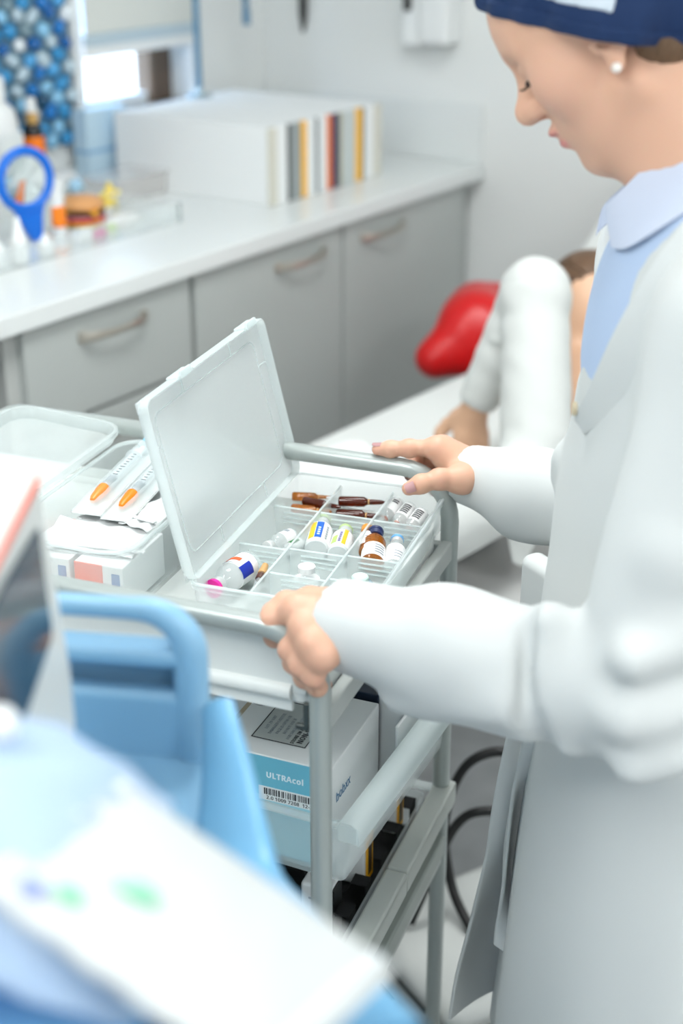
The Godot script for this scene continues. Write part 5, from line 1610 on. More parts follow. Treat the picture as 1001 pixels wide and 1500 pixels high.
func doctor() -> void:
	var o := Vector3(0.335, 0, -1.25)
	var d := thing("person", "woman in white coat and navy surgical cap, looking down, both hands on the trolley", "person", o)
	var skin := mat("skin", Color(1, 1, 1), 0.5)
	skin.vertex_color_use_as_albedo = true
	skin.subsurf_scatter_enabled = true; skin.subsurf_scatter_strength = 0.12
	# head frame: x towards the face, y to the crown, z to her left
	var hb := Basis(Vector3(-0.715, -0.629, -0.305), Vector3(-0.583, 0.777, -0.237), Vector3(-0.386, -0.008, 0.9226)).orthonormalized()
	var hx := Transform3D(hb, Vector3(0.244, 1.499, -1.316) - o)
	var base := Color(0.70, 0.41, 0.285)
	var paint_head := func(p: Vector3) -> Color:
		var q: Vector3 = hx.affine_inverse() * p
		var c := base
		var cheek := exp(-((q - Vector3(0.062, -0.014, 0.046)).length_squared()) / 0.0007)
		c = c.lerp(Color(0.80, 0.44, 0.35), 0.35 * cheek)
		if q.x > 0.078 and absf(q.z) < 0.024:
			var up := exp(-pow((q.y + 0.0425) / 0.0042, 2.0)) + exp(-pow((q.y + 0.0545) / 0.0050, 2.0))
			c = c.lerp(Color(0.62, 0.20, 0.20), clampf(up, 0, 1) * 0.85 * clampf((0.024 - absf(q.z)) / 0.006, 0, 1))
		var nost := exp(-((q - Vector3(0.098, -0.0245, 0.008 * signf(q.z))).length_squared()) / 0.000022)
		c = c.lerp(Color(0.40, 0.13, 0.11), 0.7 * nost)
		return c
	var f := SDF.new()
	var H := func(x: float, y: float, z: float) -> Vector3: return hx * Vector3(x, y, z)
	f.ell(H.call(-0.008, 0.045, 0), Vector3(0.098, 0.088, 0.074), 0.02, hb)
	f.ell(H.call(0.030, 0.042, 0), Vector3(0.061, 0.058, 0.060), 0.03, hb)
	f.ell(H.call(0.040, -0.020, 0), Vector3(0.047, 0.068, 0.057), 0.03, hb)
	f.ell(H.call(0.042, -0.058, 0), Vector3(0.040, 0.040, 0.044), 0.025, hb)
	for s in [-1, 1]:
		f.cap(H.call(0.006, -0.048, s * 0.052), H.call(0.066, -0.084, s * 0.014), 0.015, 0.013, 0.025)
		f.ell(H.call(0.054, -0.010, s * 0.040), Vector3.ONE * 0.0235, 0.025)
		f.cap(H.call(0.083, 0.035, s * 0.010), H.call(0.066, 0.036, s * 0.044), 0.008, 0.007, 0.016)
	f.ell(H.call(0.0785, -0.083, 0), Vector3.ONE * 0.0135, 0.02)
	f.ell(H.call(0.072, -0.045, 0), Vector3(0.023, 0.024, 0.029), 0.015, hb)
	for s in [-1, 1]: f.ell(H.call(0.094, 0.014, s * 0.033), Vector3.ONE * 0.015, 0.014, Basis(), 1)
	f.cap(H.call(0.083, 0.028, 0), H.call(0.1075, -0.010, 0), 0.0082, 0.0108, 0.012)
	f.ell(H.call(0.1105, -0.0125, 0), Vector3.ONE * 0.0116, 0.008)
	f.cap(H.call(0.100, -0.020, 0), H.call(0.090, -0.027, 0), 0.0055, 0.005, 0.006)
	for s in [-1, 1]:
		f.ell(H.call(0.095, -0.017, s * 0.0105), Vector3(0.0105, 0.0075, 0.0068), 0.007, hb)
		f.ell(H.call(0.098, -0.0265, s * 0.0075), Vector3(0.005, 0.004, 0.0032), 0.003, hb, 1)
		f.ell(H.call(0.0725, 0.013, s * 0.032), Vector3.ONE * 0.0128, 0.006)
		f.ell(H.call(0.0735, 0.0175, s * 0.032), Vector3(0.0122, 0.0085, 0.0135), 0.005, hb)
	f.ell(H.call(0.0940, -0.0405, 0), Vector3(0.0115, 0.0062, 0.020), 0.006, hb)
	f.ell(H.call(0.0900, -0.0548, 0), Vector3(0.0115, 0.0072, 0.018), 0.006, hb)
	f.cap(H.call(0.103, -0.0475, -0.020), H.call(0.103, -0.0475, 0.020), 0.0022, 0.0022, 0.003, 1)
	# neck
	f.cap(H.call(-0.022, -0.045, 0), Vector3(0.345, 1.345, -1.245) - o, 0.050, 0.056, 0.03)
	f.cap(H.call(0.03, -0.07, 0), Vector3(0.315, 1.34, -1.26) - o, 0.026, 0.040, 0.035)
	# ears
	for s in [-1, 1]:
		var ring := []
		for i in 11:
			var t := -0.9 + 4.9 * i / 10.0
			ring.append(H.call(-0.008 - 0.012 * cos(t), -0.002 + 0.021 * sin(t), s * (0.077 + 0.003 * (-cos(t)))))
		f.ell(H.call(-0.006, -0.004, s * 0.074), Vector3(0.011, 0.022, 0.006), 0.006, hb)
		for i in 10: f.cap(ring[i], ring[i + 1], 0.0038, 0.0038, 0.004)
		f.ell(H.call(0.001, -0.026, s * 0.0755), Vector3(0.0085, 0.010, 0.0055), 0.006, hb)
		f.cap(H.call(0.011, -0.004, s * 0.074), H.call(0.009, -0.012, s * 0.075), 0.0035, 0.003, 0.004)
		f.ell(H.call(0.000, -0.002, s * 0.081), Vector3(0.006, 0.010, 0.004), 0.004, hb, 1)
	var mb := MB.new()
	mb.colored = true
	f.mesh_into(mb, 0.0032, Vector3(0.105, 1.30, -1.45) - o, Vector3(0.43, 1.66, -1.17) - o, paint_head)
	# trunk, arms and legs below the clothes
	f = SDF.new()
	f.cap(Vector3(0.345, 1.34, -1.25) - o, Vector3(0.335, 1.22, -1.26) - o, 0.05, 0.075, 0.05)
	f.ell(Vector3(0.335, 1.18, -1.26) - o, Vector3(0.085, 0.15, 0.14), 0.05)
	f.ell(Vector3(0.345, 0.92, -1.255) - o, Vector3(0.082, 0.15, 0.108), 0.06)
	f.cap(Vector3(0.33, 1.29, -1.12) - o, Vector3(0.25, 0.985, -1.062) - o, 0.045, 0.036, 0.05)
	f.cap(Vector3(0.25, 0.985, -1.062) - o, Vector3(0.02, 0.985, -1.165) - o, 0.036, 0.026, 0.02)
	f.cap(Vector3(0.33, 1.29, -1.40) - o, Vector3(0.30, 0.99, -1.45) - o, 0.045, 0.036, 0.05)
	f.cap(Vector3(0.30, 0.99, -1.45) - o, Vector3(0.175, 0.98, -1.54) - o, 0.034, 0.026, 0.02)
	for s in [-1, 1]:
		f.cap(Vector3(0.345, 0.86, -1.25 + s * 0.085) - o, Vector3(0.355, 0.47, -1.25 + s * 0.09) - o, 0.075, 0.052, 0.05)
		f.cap(Vector3(0.355, 0.47, -1.25 + s * 0.09) - o, Vector3(0.375, 0.08, -1.25 + s * 0.09) - o, 0.050, 0.034, 0.03)
	f.mesh_into(mb, 0.013, Vector3(-0.02, 0.02, -1.62) - o, Vector3(0.50, 1.40, -0.96) - o, func(_p): return base)
	# hands
	var ph := func(q: Vector3) -> Color:
		var w := 0.0
		for h in [LEFT_HAND, RIGHT_HAND]:
			for c in h:
				for j in [0, 1, 3]: w = maxf(w, exp(-(q + o - c[j]).length_squared() / 0.00016) * (0.6 if j == 0 else 1.0))
		return base.lerp(Color(0.74, 0.33, 0.25), 0.4 * w)
	var wl := Vector3(0.0, 0.980, -1.171); var wr := Vector3(0.153, 0.974, -1.551)
	var lc := LEFT_HAND; var rc := RIGHT_HAND
	hand(mb, o, Vector3(0.05, 0.978, -1.15), wl, lc, ph, 0.0090)
	hand(mb, o, Vector3(0.195, 0.978, -1.525), wr, rc, ph, 0.0088)
	fin("body", mb, skin, d)
	var polish := mat("nail_polish", Color(0.72, 0.55, 0.55), 0.3)
	nail(d, polish, rc[4][3] - o + Vector3(0.001, 0.0015, 0.0035), rc[4][3] - rc[4][2], Vector3(0.0, 0.55, 0.85), 0.0086)
	nail(d, polish, rc[0][3] - o + Vector3(0, 0.001, 0.0), rc[0][3] - rc[0][2], Vector3(0.1, 1, 0.05), 0.0070)
	nail(d, polish, rc[1][3] - o, rc[1][3] - rc[1][2], Vector3(-0.7, -0.5, 0.4), 0.0074)
	nail(d, mat("nail_red", Color(0.62, 0.16, 0.15), 0.3), rc[3][3] - o, rc[3][3] - rc[3][2], Vector3(-0.6, -0.6, 0.5), 0.0066)
	nail(d, polish, lc[0][3] - o, lc[0][3] - lc[0][2], Vector3(-0.6, -0.5, 0.3), 0.0074)
	# brows, lashes, hair
	var hairm := mat("hair_brown", Color(0.42, 0.32, 0.23), 0.55)
	mb = MB.new()
	for s in [-1, 1]:
		mb.tube([H.call(0.0905, 0.040, s * 0.011), H.call(0.086, 0.0445, s * 0.024), H.call(0.076, 0.046, s * 0.038), H.call(0.066, 0.041, s * 0.049)], [0.0026, 0.0036, 0.0030, 0.0014], 8)
	fin("brow", mb, mat("brow_brown", Color(0.36, 0.24, 0.18), 0.7), d)
	mb = MB.new()
	for s in [-1, 1]:
		mb.tube([H.call(0.0835, 0.0065, s * 0.020), H.call(0.0878, 0.0065, s * 0.029), H.call(0.0850, 0.0065, s * 0.038), H.call(0.0770, 0.008, s * 0.046)], [0.0011, 0.0017, 0.0017, 0.0010], 8)
		for i in 7:
			var z := 0.022 + i * 0.0038
			var p := Vector3(0.0875 - absf(z - 0.031) * 0.45, 0.0058, s * z)
			mb.tube([hx * p, hx * (p + Vector3(0.0045, -0.002, s * (z - 0.03) * 0.25)), hx * (p + Vector3(0.0078, -0.0005, s * (z - 0.03) * 0.5))], [0.0006, 0.0005, 0.0003], 5)
	fin("eyelashes", mb, mat("lash_black", Color(0.10, 0.07, 0.06), 0.6), d)
	f = SDF.new()
	f.ell(H.call(-0.030, 0.01, 0), Vector3(0.072, 0.076, 0.071), 0.02, hb)
	f.cap(H.call(-0.045, -0.03, 0.03), H.call(-0.072, -0.055, 0.0), 0.032, 0.024, 0.03)
	f.cap(H.call(-0.045, -0.03, -0.03), H.call(-0.072, -0.055, 0.0), 0.032, 0.024, 0.03)
	f.rough.append(func(p: Vector3) -> float:
		var q: Vector3 = hx.affine_inverse() * p
		return 0.0012 * sin(q.y * 900.0 + q.x * 500.0))
	f.planes.append([H.call(-0.018, -0.02, 0), hb * Vector3(0.85, 0.5, 0)])
	f.planes.append([H.call(0.005, 0.0, 0) - hb * Vector3(0.72, -0.69, 0) * 0.012, hb * Vector3(-0.72, 0.69, 0)])
	mb = MB.new()
	f.mesh_into(mb, 0.004, Vector3(0.17, 1.36, -1.45) - o, Vector3(0.45, 1.66, -1.17) - o)
	fin("hair", mb, hairm, d)
	# cap with band and pale patch
	var navy := mat("cap_cloth", Color(0.03, 0.165, 0.335), 0.8)
	bumpy(navy, weave(64, 4, 0.4), 0.02, 40.0)
	var nn := hb * Vector3(0.72, -0.69, 0)
	var tt := hb * Vector3(0.69, 0.72, 0)
	var p0: Vector3 = H.call(0.005, 0.000, 0)
	var cap_shape := func(grow: float) -> SDF:
		var g := SDF.new()
		g.ell(H.call(-0.010, 0.053, 0), Vector3(0.1085, 0.097, 0.0825) + Vector3.ONE * grow, 0.01, hb)
		g.ell(H.call(-0.055, 0.070, 0), Vector3(0.080, 0.072, 0.076) + Vector3.ONE * grow, 0.03, hb)
		g.ell(H.call(-0.055, 0.005, 0), Vector3(0.072, 0.080, 0.077) + Vector3.ONE * grow, 0.03, hb)
		for s in [-1, 1]: g.ell(H.call(-0.012, 0.012, s * 0.074), Vector3(0.034, 0.040, 0.020) + Vector3.ONE * grow, 0.02, hb)
		g.rough.append(func(p: Vector3) -> float:
			var q: Vector3 = hx.affine_inverse() * p
			return 0.0016 * sin((q.x * 0.7 + q.y) * 150.0 + sin(q.z * 60.0) * 1.5))
		return g
	f = cap_shape.call(0.0)
	f.planes.append([p0, nn])
	mb = MB.new()
	f.mesh_into(mb, 0.004, Vector3(0.07, 1.38, -1.47) - o, Vector3(0.46, 1.70, -1.16) - o)
	fin("surgical_cap", mb, navy, d)
	f = cap_shape.call(0.002)
	f.planes.append([p0, nn]); f.planes.append([p0 - nn * 0.014, -nn])
	mb = MB.new()
	f.mesh_into(mb, 0.004, Vector3(0.07, 1.38, -1.47) - o, Vector3(0.46, 1.70, -1.16) - o)
	fin("cap_band", mb, navy, d)
	f = cap_shape.call(0.0022)
	f.planes.append([p0 - nn * 0.0245, nn]); f.planes.append([p0 - nn * 0.052, -nn])
	f.planes.append([p0 + tt * 0.050, tt]); f.planes.append([p0 - tt * 0.016, -tt])
	f.planes.append([H.call(0, 0, 0.03), hb * Vector3(0, 0, -1)])
	mb = MB.new()
	f.mesh_into(mb, 0.003, Vector3(0.10, 1.44, -1.36) - o, Vector3(0.36, 1.66, -1.18) - o)
	fin("patch", mb, mat("patch_pale", Color(0.80, 0.84, 0.88), 0.7), d)
	mb = MB.new()
	mb.rbox(Vector3(0.009, 0.009, 0.009), 0.0044, 4)
	fin("pearl_earring", mb, mat("pearl", Color(0.93, 0.90, 0.87), 0.15), d, H.call(0.001, -0.031, 0.083))
	doctor_clothes(d, o)

const LEFT_HAND := [
	[Vector3(-0.0425, 1.000, -1.166), Vector3(-0.0655, 0.985, -1.171), Vector3(-0.0635, 0.959, -1.186), Vector3(-0.053, 0.950, -1.200)],
	[Vector3(-0.034, 0.990, -1.148), Vector3(-0.0475, 0.966, -1.149), Vector3(-0.045, 0.941, -1.168), Vector3(-0.036, 0.934, -1.184)],
	[Vector3(-0.026, 0.981, -1.134), Vector3(-0.0375, 0.956, -1.137), Vector3(-0.0345, 0.933, -1.154), Vector3(-0.027, 0.926, -1.172)],
	[Vector3(-0.0175, 0.971, -1.125), Vector3(-0.0255, 0.949, -1.128), Vector3(-0.0225, 0.929, -1.144), Vector3(-0.015, 0.921, -1.160)],
	[Vector3(-0.006, 0.990, -1.188), Vector3(-0.030, 0.994, -1.194), Vector3(-0.052, 0.995, -1.186), Vector3(-0.066, 0.991, -1.178)]]
const RIGHT_HAND := [
	[Vector3(0.112, 1.006, -1.556), Vector3(0.080, 1.003, -1.561), Vector3(0.058, 1.0, -1.566), Vector3(0.043, 0.998, -1.570)],
	[Vector3(0.119, 1.000, -1.574), Vector3(0.096, 0.986, -1.600), Vector3(0.085, 0.968, -1.592), Vector3(0.083, 0.966, -1.572)],
	[Vector3(0.126, 0.989, -1.585), Vector3(0.106, 0.968, -1.609), Vector3(0.100, 0.952, -1.596), Vector3(0.104, 0.949, -1.573)],
	[Vector3(0.132, 0.978, -1.591), Vector3(0.118, 0.951, -1.607), Vector3(0.114, 0.939, -1.590), Vector3(0.118, 0.940, -1.569)],
	[Vector3(0.139, 0.983, -1.513), Vector3(0.112, 0.988, -1.503), Vector3(0.091, 0.985, -1.496), Vector3(0.077, 0.980, -1.494)]]

func doctor_clothes(d: Node3D, o: Vector3) -> void:
	var white := cloth("coat_white", Color(0.815, 0.828, 0.825))
	var blue := cloth("shirt_blue", Color(0.70, 0.775, 0.885))
	# shirt
	var f := SDF.new()
	f.ell(Vector3(0.345, 1.225, -1.27) - o, Vector3(0.1145, 0.170, 0.166), 0.05)
	f.cap(Vector3(0.352, 1.335, -1.25) - o, Vector3(0.352, 1.20, -1.262) - o, 0.064, 0.10, 0.06)
	f.cap(Vector3(0.34, 1.32, -1.20) - o, Vector3(0.335, 1.29, -1.12) - o, 0.05, 0.05, 0.05)
	f.planes.append([Vector3(0.345, 1.372, -1.25) - o, Vector3(0.35, 0.93, 0.0)])
	var mb := MB.new()
	f.mesh_into(mb, 0.009, Vector3(0.14, 0.92, -1.50) - o, Vector3(0.48, 1.42, -1.02) - o)
	fin("shirt", mb, blue, d)
	# collar wings: near and far
	var collar := cloth("collar_blue", Color(0.79, 0.825, 0.90))
	for w in COLLAR:
		mb = MB.new()
		var rows := []
		for r in w:
			var row := PackedVector3Array()
			for p in curve(r, 3): row.append(p - o)
			rows.append(row)
		mb.slab(rows, 0.003)
		fin("collar", mb, collar, d)
	# coat: trunk and sleeves
	f = SDF.new()
	f.ell(Vector3(0.346, 1.17, -1.27) - o, Vector3(0.122, 0.24, 0.178), 0.06)
	f.cap(Vector3(0.345, 1.02, -1.265) - o, Vector3(0.338, 0.86, -1.26) - o, 0.122, 0.128, 0.08)
	f.ell(Vector3(0.337, 0.90, -1.256) - o, Vector3(0.126, 0.22, 0.162), 0.05)
	f.cap(Vector3(0.35, 1.32, -1.22) - o, Vector3(0.345, 1.30, -1.10) - o, 0.055, 0.062, 0.06)
	f.cap(Vector3(0.35, 1.32, -1.28) - o, Vector3(0.335, 1.29, -1.40) - o, 0.055, 0.062, 0.06)
	f.cap(Vector3(0.325, 1.29, -1.10) - o, Vector3(0.255, 0.985, -1.055) - o, 0.066, 0.060, 0.05)
	f.cap(Vector3(0.262, 0.975, -1.062) - o, Vector3(0.10, 0.979, -1.125) - o, 0.057, 0.053, 0.03)
	f.cap(Vector3(0.10, 0.979, -1.125) - o, Vector3(0.0, 0.980, -1.171) - o, 0.053, 0.0440, 0.03)
	f.cap(Vector3(0.335, 1.29, -1.41) - o, Vector3(0.31, 0.99, -1.445) - o, 0.064, 0.056, 0.05)
	f.cap(Vector3(0.31, 0.985, -1.445) - o, Vector3(0.215, 0.970, -1.505) - o, 0.052, 0.047, 0.03)
	f.cap(Vector3(0.215, 0.972, -1.505) - o, Vector3(0.145, 0.974, -1.556) - o, 0.046, 0.0365, 0.03)
	# folds at the elbow and along the sleeves
	ridges(f, [
		[Vector3(0.175, 1.035, -1.075) - o, Vector3(0.195, 0.930, -1.050) - o, 0.016, 0.03],
		[Vector3(0.235, 1.04, -1.00) - o, Vector3(0.33, 1.06, -1.02) - o, 0.014, 0.03],
		[Vector3(0.235, 0.985, -0.999) - o, Vector3(0.335, 1.005, -1.005) - o, 0.014, 0.03],
		[Vector3(0.245, 0.935, -1.003) - o, Vector3(0.33, 0.96, -1.0) - o, 0.013, 0.03],
		[Vector3(0.265, 1.12, -1.035) - o, Vector3(0.345, 1.10, -1.04) - o, 0.014, 0.03],
		[Vector3(0.14, 0.960, -1.060) - o, Vector3(0.05, 0.925, -1.125) - o, 0.010, 0.03],
		[Vector3(0.16, 0.930, -1.075) - o, Vector3(0.09, 0.925, -1.120) - o, 0.010, 0.03]])
	f.cap(Vector3(0.160, 1.045, -1.08) - o, Vector3(0.158, 0.955, -1.038) - o, 0.006, 0.007, 0.016, 1)
	f.cap(Vector3(0.165, 0.955, -1.036) - o, Vector3(0.185, 0.915, -1.055) - o, 0.006, 0.004, 0.016, 1)
	# far sleeve bunches below
	ridges(f, [[Vector3(0.30, 0.955, -1.45) - o, Vector3(0.20, 0.945, -1.50) - o, 0.034, 0.02],
		[Vector3(0.225, 1.06, -1.335) - o, Vector3(0.275, 1.035, -1.27) - o, 0.010, 0.02],
		[Vector3(0.225, 1.085, -1.33) - o, Vector3(0.275, 1.065, -1.26) - o, 0.010, 0.02]])
	f.rough.append(func(p: Vector3) -> float: return 0.0022 * sin(p.y * 38.0 + p.z * 21.0 + 2.0 * sin(p.x * 25.0)) * sin(p.x * 31.0 - p.z * 24.0))
	# neckline: the front opens in a V; cuffs are hollow
	f.cap(Vector3(0.276, 1.395, -1.26) - o, Vector3(0.183, 1.172, -1.324) - o, 0.070, 0.036, 0.012, 1)
	f.cap(Vector3(0.27, 1.40, -1.35) - o, Vector3(0.205, 1.24, -1.365) - o, 0.095, 0.072, 0.012, 1)
	f.ell(Vector3(0.335, 1.42, -1.255) - o, Vector3(0.105, 0.105, 0.09), 0.012, Basis(), 1)
	for e in [[Vector3(-0.0015, 0.980, -1.172), Vector3(0.10, 0.979, -1.125)], [Vector3(0.1475, 0.974, -1.5535), Vector3(0.215, 0.972, -1.505)]]:
		# trim the sleeve square at the cuff with a wide cutter beyond it
		var away: Vector3 = (e[0] - e[1]).normalized()
		f.cap(e[0] + away * 0.0705 - o, e[0] + away * 0.0706 - o, 0.07, 0.07, 0.003, 1)
	mb = MB.new()
	f.mesh_into(mb, 0.0075, Vector3(-0.06, 0.74, -1.64) - o, Vector3(0.50, 1.42, -0.94) - o)
	fin("coat", mb, white, d)
	# coat skirt: flares to the hem
	mb = MB.new()
	var rows := []
	for i in 15:
		var u := i / 14.0
		var y := lerpf(0.92, 0.34, u)
		var row := PackedVector3Array()
		for j in 49:
			var t := lerpf(-PI + 0.02, PI - 0.02, j / 48.0)
			var fold := 1.0 + u * 0.035 * sin(t * 5.0 + 0.6) + u * 0.02 * sin(t * 9.0)
			row.append(Vector3(0.335 + lerpf(0.125, 0.165, u) * cos(t) * fold, y, -1.255 + lerpf(0.165, 0.225, u) * sin(t) * fold) - o)
		rows.append(row)
	mb.slab(rows, 0.004)
	fin("coat_skirt", mb, white, d)
	# front panels of the coat hanging forward
	for e in FLAPS:
		mb = MB.new()
		rows = []
		var l: Array = curve(e[0], 4); var r: Array = curve(e[1], 4)
		for i in l.size():
			var row := PackedVector3Array()
			for j in 9:
				var u := j / 8.0
				var p: Vector3 = l[i].lerp(r[i], u)
				p += Vector3(0.010, 0, 0.018) * sin(PI * u) * sin(i * 0.25 + e[2])
				row.append(p - o)
			rows.append(row)
		mb.slab(rows, 0.0045)
		fin("coat_panel", mb, white, d)
	# lapel of the near side, pocket flap of the far side, buttons
	mb = MB.new()
	rows = []
	for r in LAPEL:
		var row := PackedVector3Array()
		for p in curve(r, 4): row.append(p - o)
		rows.append(row)
	mb.slab(rows, 0.004)
	fin("lapel", mb, white, d)
	mb = MB.new()
	mb.xf = Transform3D(Basis(Vector3.UP, 0.5), Vector3(0.226, 0.880, -1.395) - o)
	mb.rbox(Vector3(0.03, 0.11, 0.07), 0.012, 3)
	fin("pocket", mb, white, d)
	for e in BUTTONS:
		mb = MB.new()
		mb.xf = Transform3D(Basis(Vector3(0, 0, 1), PI / 2), e - o)
		mb.lathe([Vector2(0, -0.002), Vector2(0.006, -0.002), Vector2(0.007, 0), Vector2(0.006, 0.002), Vector2(0, 0.002)], 16)
		fin("button", mb, mat("button_tan", Color(0.80, 0.74, 0.62), 0.4), d)
	# trousers and shoes
	var tr := cloth("trouser_white", Color(0.86, 0.87, 0.87))
	var shoe := mat("shoe_white", Color(0.88, 0.88, 0.88), 0.4)
	for s in [-1, 1]:
		mb = MB.new()
		mb.tube(curve([Vector3(0.345, 0.86, -1.25 + s * 0.07) - o, Vector3(0.355, 0.47, -1.25 + s * 0.09) - o, Vector3(0.375, 0.085, -1.25 + s * 0.09) - o], 5), [0.092, 0.088, 0.083, 0.078, 0.073, 0.069, 0.066, 0.063, 0.060, 0.058, 0.056], 20)
		fin("trouser_leg", mb, tr, d)
		f = SDF.new()
		f.cap(Vector3(0.40, 0.045, -1.25 + s * 0.09) - o, Vector3(0.24, 0.038, -1.26 + s * 0.105) - o, 0.042, 0.036, 0.03)
		f.cap(Vector3(0.385, 0.09, -1.25 + s * 0.09) - o, Vector3(0.34, 0.05, -1.25 + s * 0.095) - o, 0.042, 0.040, 0.03)
		f.planes.append([Vector3(0, 0.004, 0), Vector3(0, -1, 0)])
		mb = MB.new()
		f.mesh_into(mb, 0.008, Vector3(0.16, -0.02, -1.45) - o, Vector3(0.48, 0.16, -1.05) - o)
		fin("shoe", mb, shoe, d)

const TORSO0 := Vector3(0.310, 0.690, -2.21)
const TORSO1 := Vector3(0.143, 0.690, -2.02)
func patient() -> void:
	var o := Vector3(0.25, 0.62, -2.25)
	var p := thing("person", "patient in a white knitted top lying on the couch, elbow raised before the face", "person", o)
	var skin := mat("skin_tan", Color(0.66, 0.40, 0.26).linear_to_srgb(), 0.5)
	var sh := Vector3(0.331, 0.747, -2.261); var el := Vector3(0.336, 0.959, -2.400); var wr := Vector3(0.243, 0.738, -2.432)
	var el2 := Vector3(0.326, 0.952, -2.418)
	var hd := Vector3(0.472, 0.858, -2.625)
	# body: one skin surface from head to feet
	var mb := MB.new()
	var f := SDF.new()
	var fb := Basis(Vector3.UP, 0.9)
	f.ell(hd - o, Vector3(0.080, 0.105, 0.090), 0.03)
	f.ell(hd + Vector3(-0.005, -0.035, 0.030) - o, Vector3(0.066, 0.085, 0.070), 0.03)
	f.cap(hd + Vector3(0.03, -0.045, 0.085) - o, hd + Vector3(0.032, -0.07, 0.10) - o, 0.012, 0.013, 0.02)   # nose, turned away behind the arm
	f.cap(hd + Vector3(0, -0.06, 0.0) - o, Vector3(0.40, 0.75, -2.42) - o, 0.052, 0.058, 0.03)
	f.mesh_into(mb, 0.006, Vector3(0.28, 0.62, -2.82) - o, Vector3(0.62, 1.06, -2.30) - o)
	f = SDF.new()
	f.cap(TORSO0 - o, TORSO1 - o, 0.052, 0.052, 0.05)
	f.cap(sh - o, el - o, 0.046, 0.036, 0.02)
	f.cap(el2 - o, wr - o, 0.036, 0.026, 0.02)
	f.cap(Vector3(0.15, 0.70, -2.09) - o, Vector3(-0.12, 0.69, -2.06) - o, 0.075, 0.055, 0.04)
	f.cap(Vector3(-0.12, 0.69, -2.06) - o, Vector3(0.03, 0.68, -2.30) - o, 0.05, 0.034, 0.02)
	f.cap(Vector3(0.03, 0.675, -2.30) - o, Vector3(-0.06, 0.66, -2.38) - o, 0.032, 0.022, 0.02)
	f.mesh_into(mb, 0.012, Vector3(-0.25, 0.58, -2.55) - o, Vector3(0.50, 1.06, -1.92) - o)
	var hw := Vector3(0.238, 0.722, -2.440)
	hand(mb, o, wr, hw, [
		[Vector3(0.216, 0.668, -2.430), Vector3(0.212, 0.646, -2.408), Vector3(0.214, 0.634, -2.388), Vector3(0.217, 0.630, -2.372)],
		[Vector3(0.232, 0.664, -2.428), Vector3(0.232, 0.641, -2.404), Vector3(0.236, 0.630, -2.382), Vector3(0.238, 0.628, -2.364)],
		[Vector3(0.246, 0.664, -2.432), Vector3(0.249, 0.642, -2.412), Vector3(0.252, 0.631, -2.392), Vector3(0.254, 0.628, -2.374)],
		[Vector3(0.258, 0.668, -2.440), Vector3(0.264, 0.647, -2.424), Vector3(0.267, 0.635, -2.408), Vector3(0.268, 0.630, -2.394)],
		[Vector3(0.214, 0.708, -2.455), Vector3(0.196, 0.694, -2.462), Vector3(0.184, 0.680, -2.462), Vector3(0.178, 0.668, -2.458)]], null, 0.0092)
	fin("body", mb, skin, p)
	# hair: a cap of swept-back locks
	var hairm := mat("hair_dark_brown", Color(0.27, 0.19, 0.14), 0.45)
	f = SDF.new()
	f.ell(hd + Vector3(-0.002, 0.014, -0.016) - o, Vector3(0.086, 0.102, 0.090), 0.02)
	f.planes.append([hd + Vector3(0.020, 0.030, 0.040) - o, Vector3(0.62, -0.25, 0.75).normalized()])
	mb = MB.new()
	f.mesh_into(mb, 0.006, Vector3(0.33, 0.76, -2.76) - o, Vector3(0.58, 1.04, -2.46) - o)
	var hm := fin("hair", mb, hairm, p)
	rng.seed = 21
	mb = MB.new()
	for i in 70:
		var a := rng.randf_range(-1.2, 1.5)
		var pts := []
		var rr := rng.randf_range(0.0, 0.0035)
		for k in 7:
			var u := k / 6.0
			var th := lerpf(0.35, 2.3, u)
			var dir := Vector3(sin(a) * sin(th) * 0.9 - 0.1 * u, cos(th) * 0.55 + cos(a) * sin(th) * 0.75, cos(th) * 0.85 - 0.25 * sin(th)).normalized()
			pts.append(hd + Vector3(-0.002, 0.014, -0.016) + Vector3(dir.x * 0.087, dir.y * 0.103, dir.z * 0.091) * (1.0 + rr) - o)
		mb.tube(pts, [0.0012, 0.0026, 0.003, 0.003, 0.003, 0.0026, 0.001], 6)
	fin("lock", mb, mat("hair_lock", Color(0.40, 0.30, 0.22), 0.4), hm)
	# long-sleeved knitted top
	var knit := cloth("knit_white", Color(0.80, 0.81, 0.80))
	bumpy(knit, weave(64, 8, 0.6), 0.05, 30.0)
	f = SDF.new()
	f.cap(TORSO0 - o, TORSO1 - o, 0.064, 0.066, 0.03)
	f.cap(sh - o, el - o, 0.062, 0.058, 0.03)
	f.cap(el - o, el + (el - sh) * 0.02 - o, 0.059, 0.055, 0.02)
	f.cap(el2 - o, wr.lerp(el2, 0.12) - o, 0.050, 0.038, 0.010)
	# crease inside the elbow
	for e in [[0.30, 0.004]]:
		var a := el.lerp(sh, e[0]); var b := el2.lerp(wr, e[0])
		var m := a.lerp(b, 0.5) + Vector3(-0.01, -0.004, 0.045)
		f.cap(m + Vector3(0.0, -0.008, 0.0) - o, b + Vector3(-0.035, -0.01, 0.030) - o, e[1], e[1] * 0.5, 0.014)
	f.rough.append(func(q: Vector3) -> float: return 0.0006 * sin(q.y * 120.0 + q.x * 60.0) * sin(q.z * 45.0))
	var c0 := (el + el2) / 2 - o; var c1 := sh.lerp(wr, 0.5).lerp(c0 + o, 0.15) - o
	f.rough.append(func(q: Vector3) -> float:
		var t := clampf((q - c0).dot(c1 - c0) / (c1 - c0).length_squared(), 0.0, 1.0)
		var dd := (q - c0.lerp(c1, t)).length()
		return 0.0030 * exp(-dd * dd / 0.0028) * sin(t * 21.0 + dd * 60.0) * smoothstep(0.05, 0.25, t) * (1.0 - smoothstep(0.75, 1.0, t)))
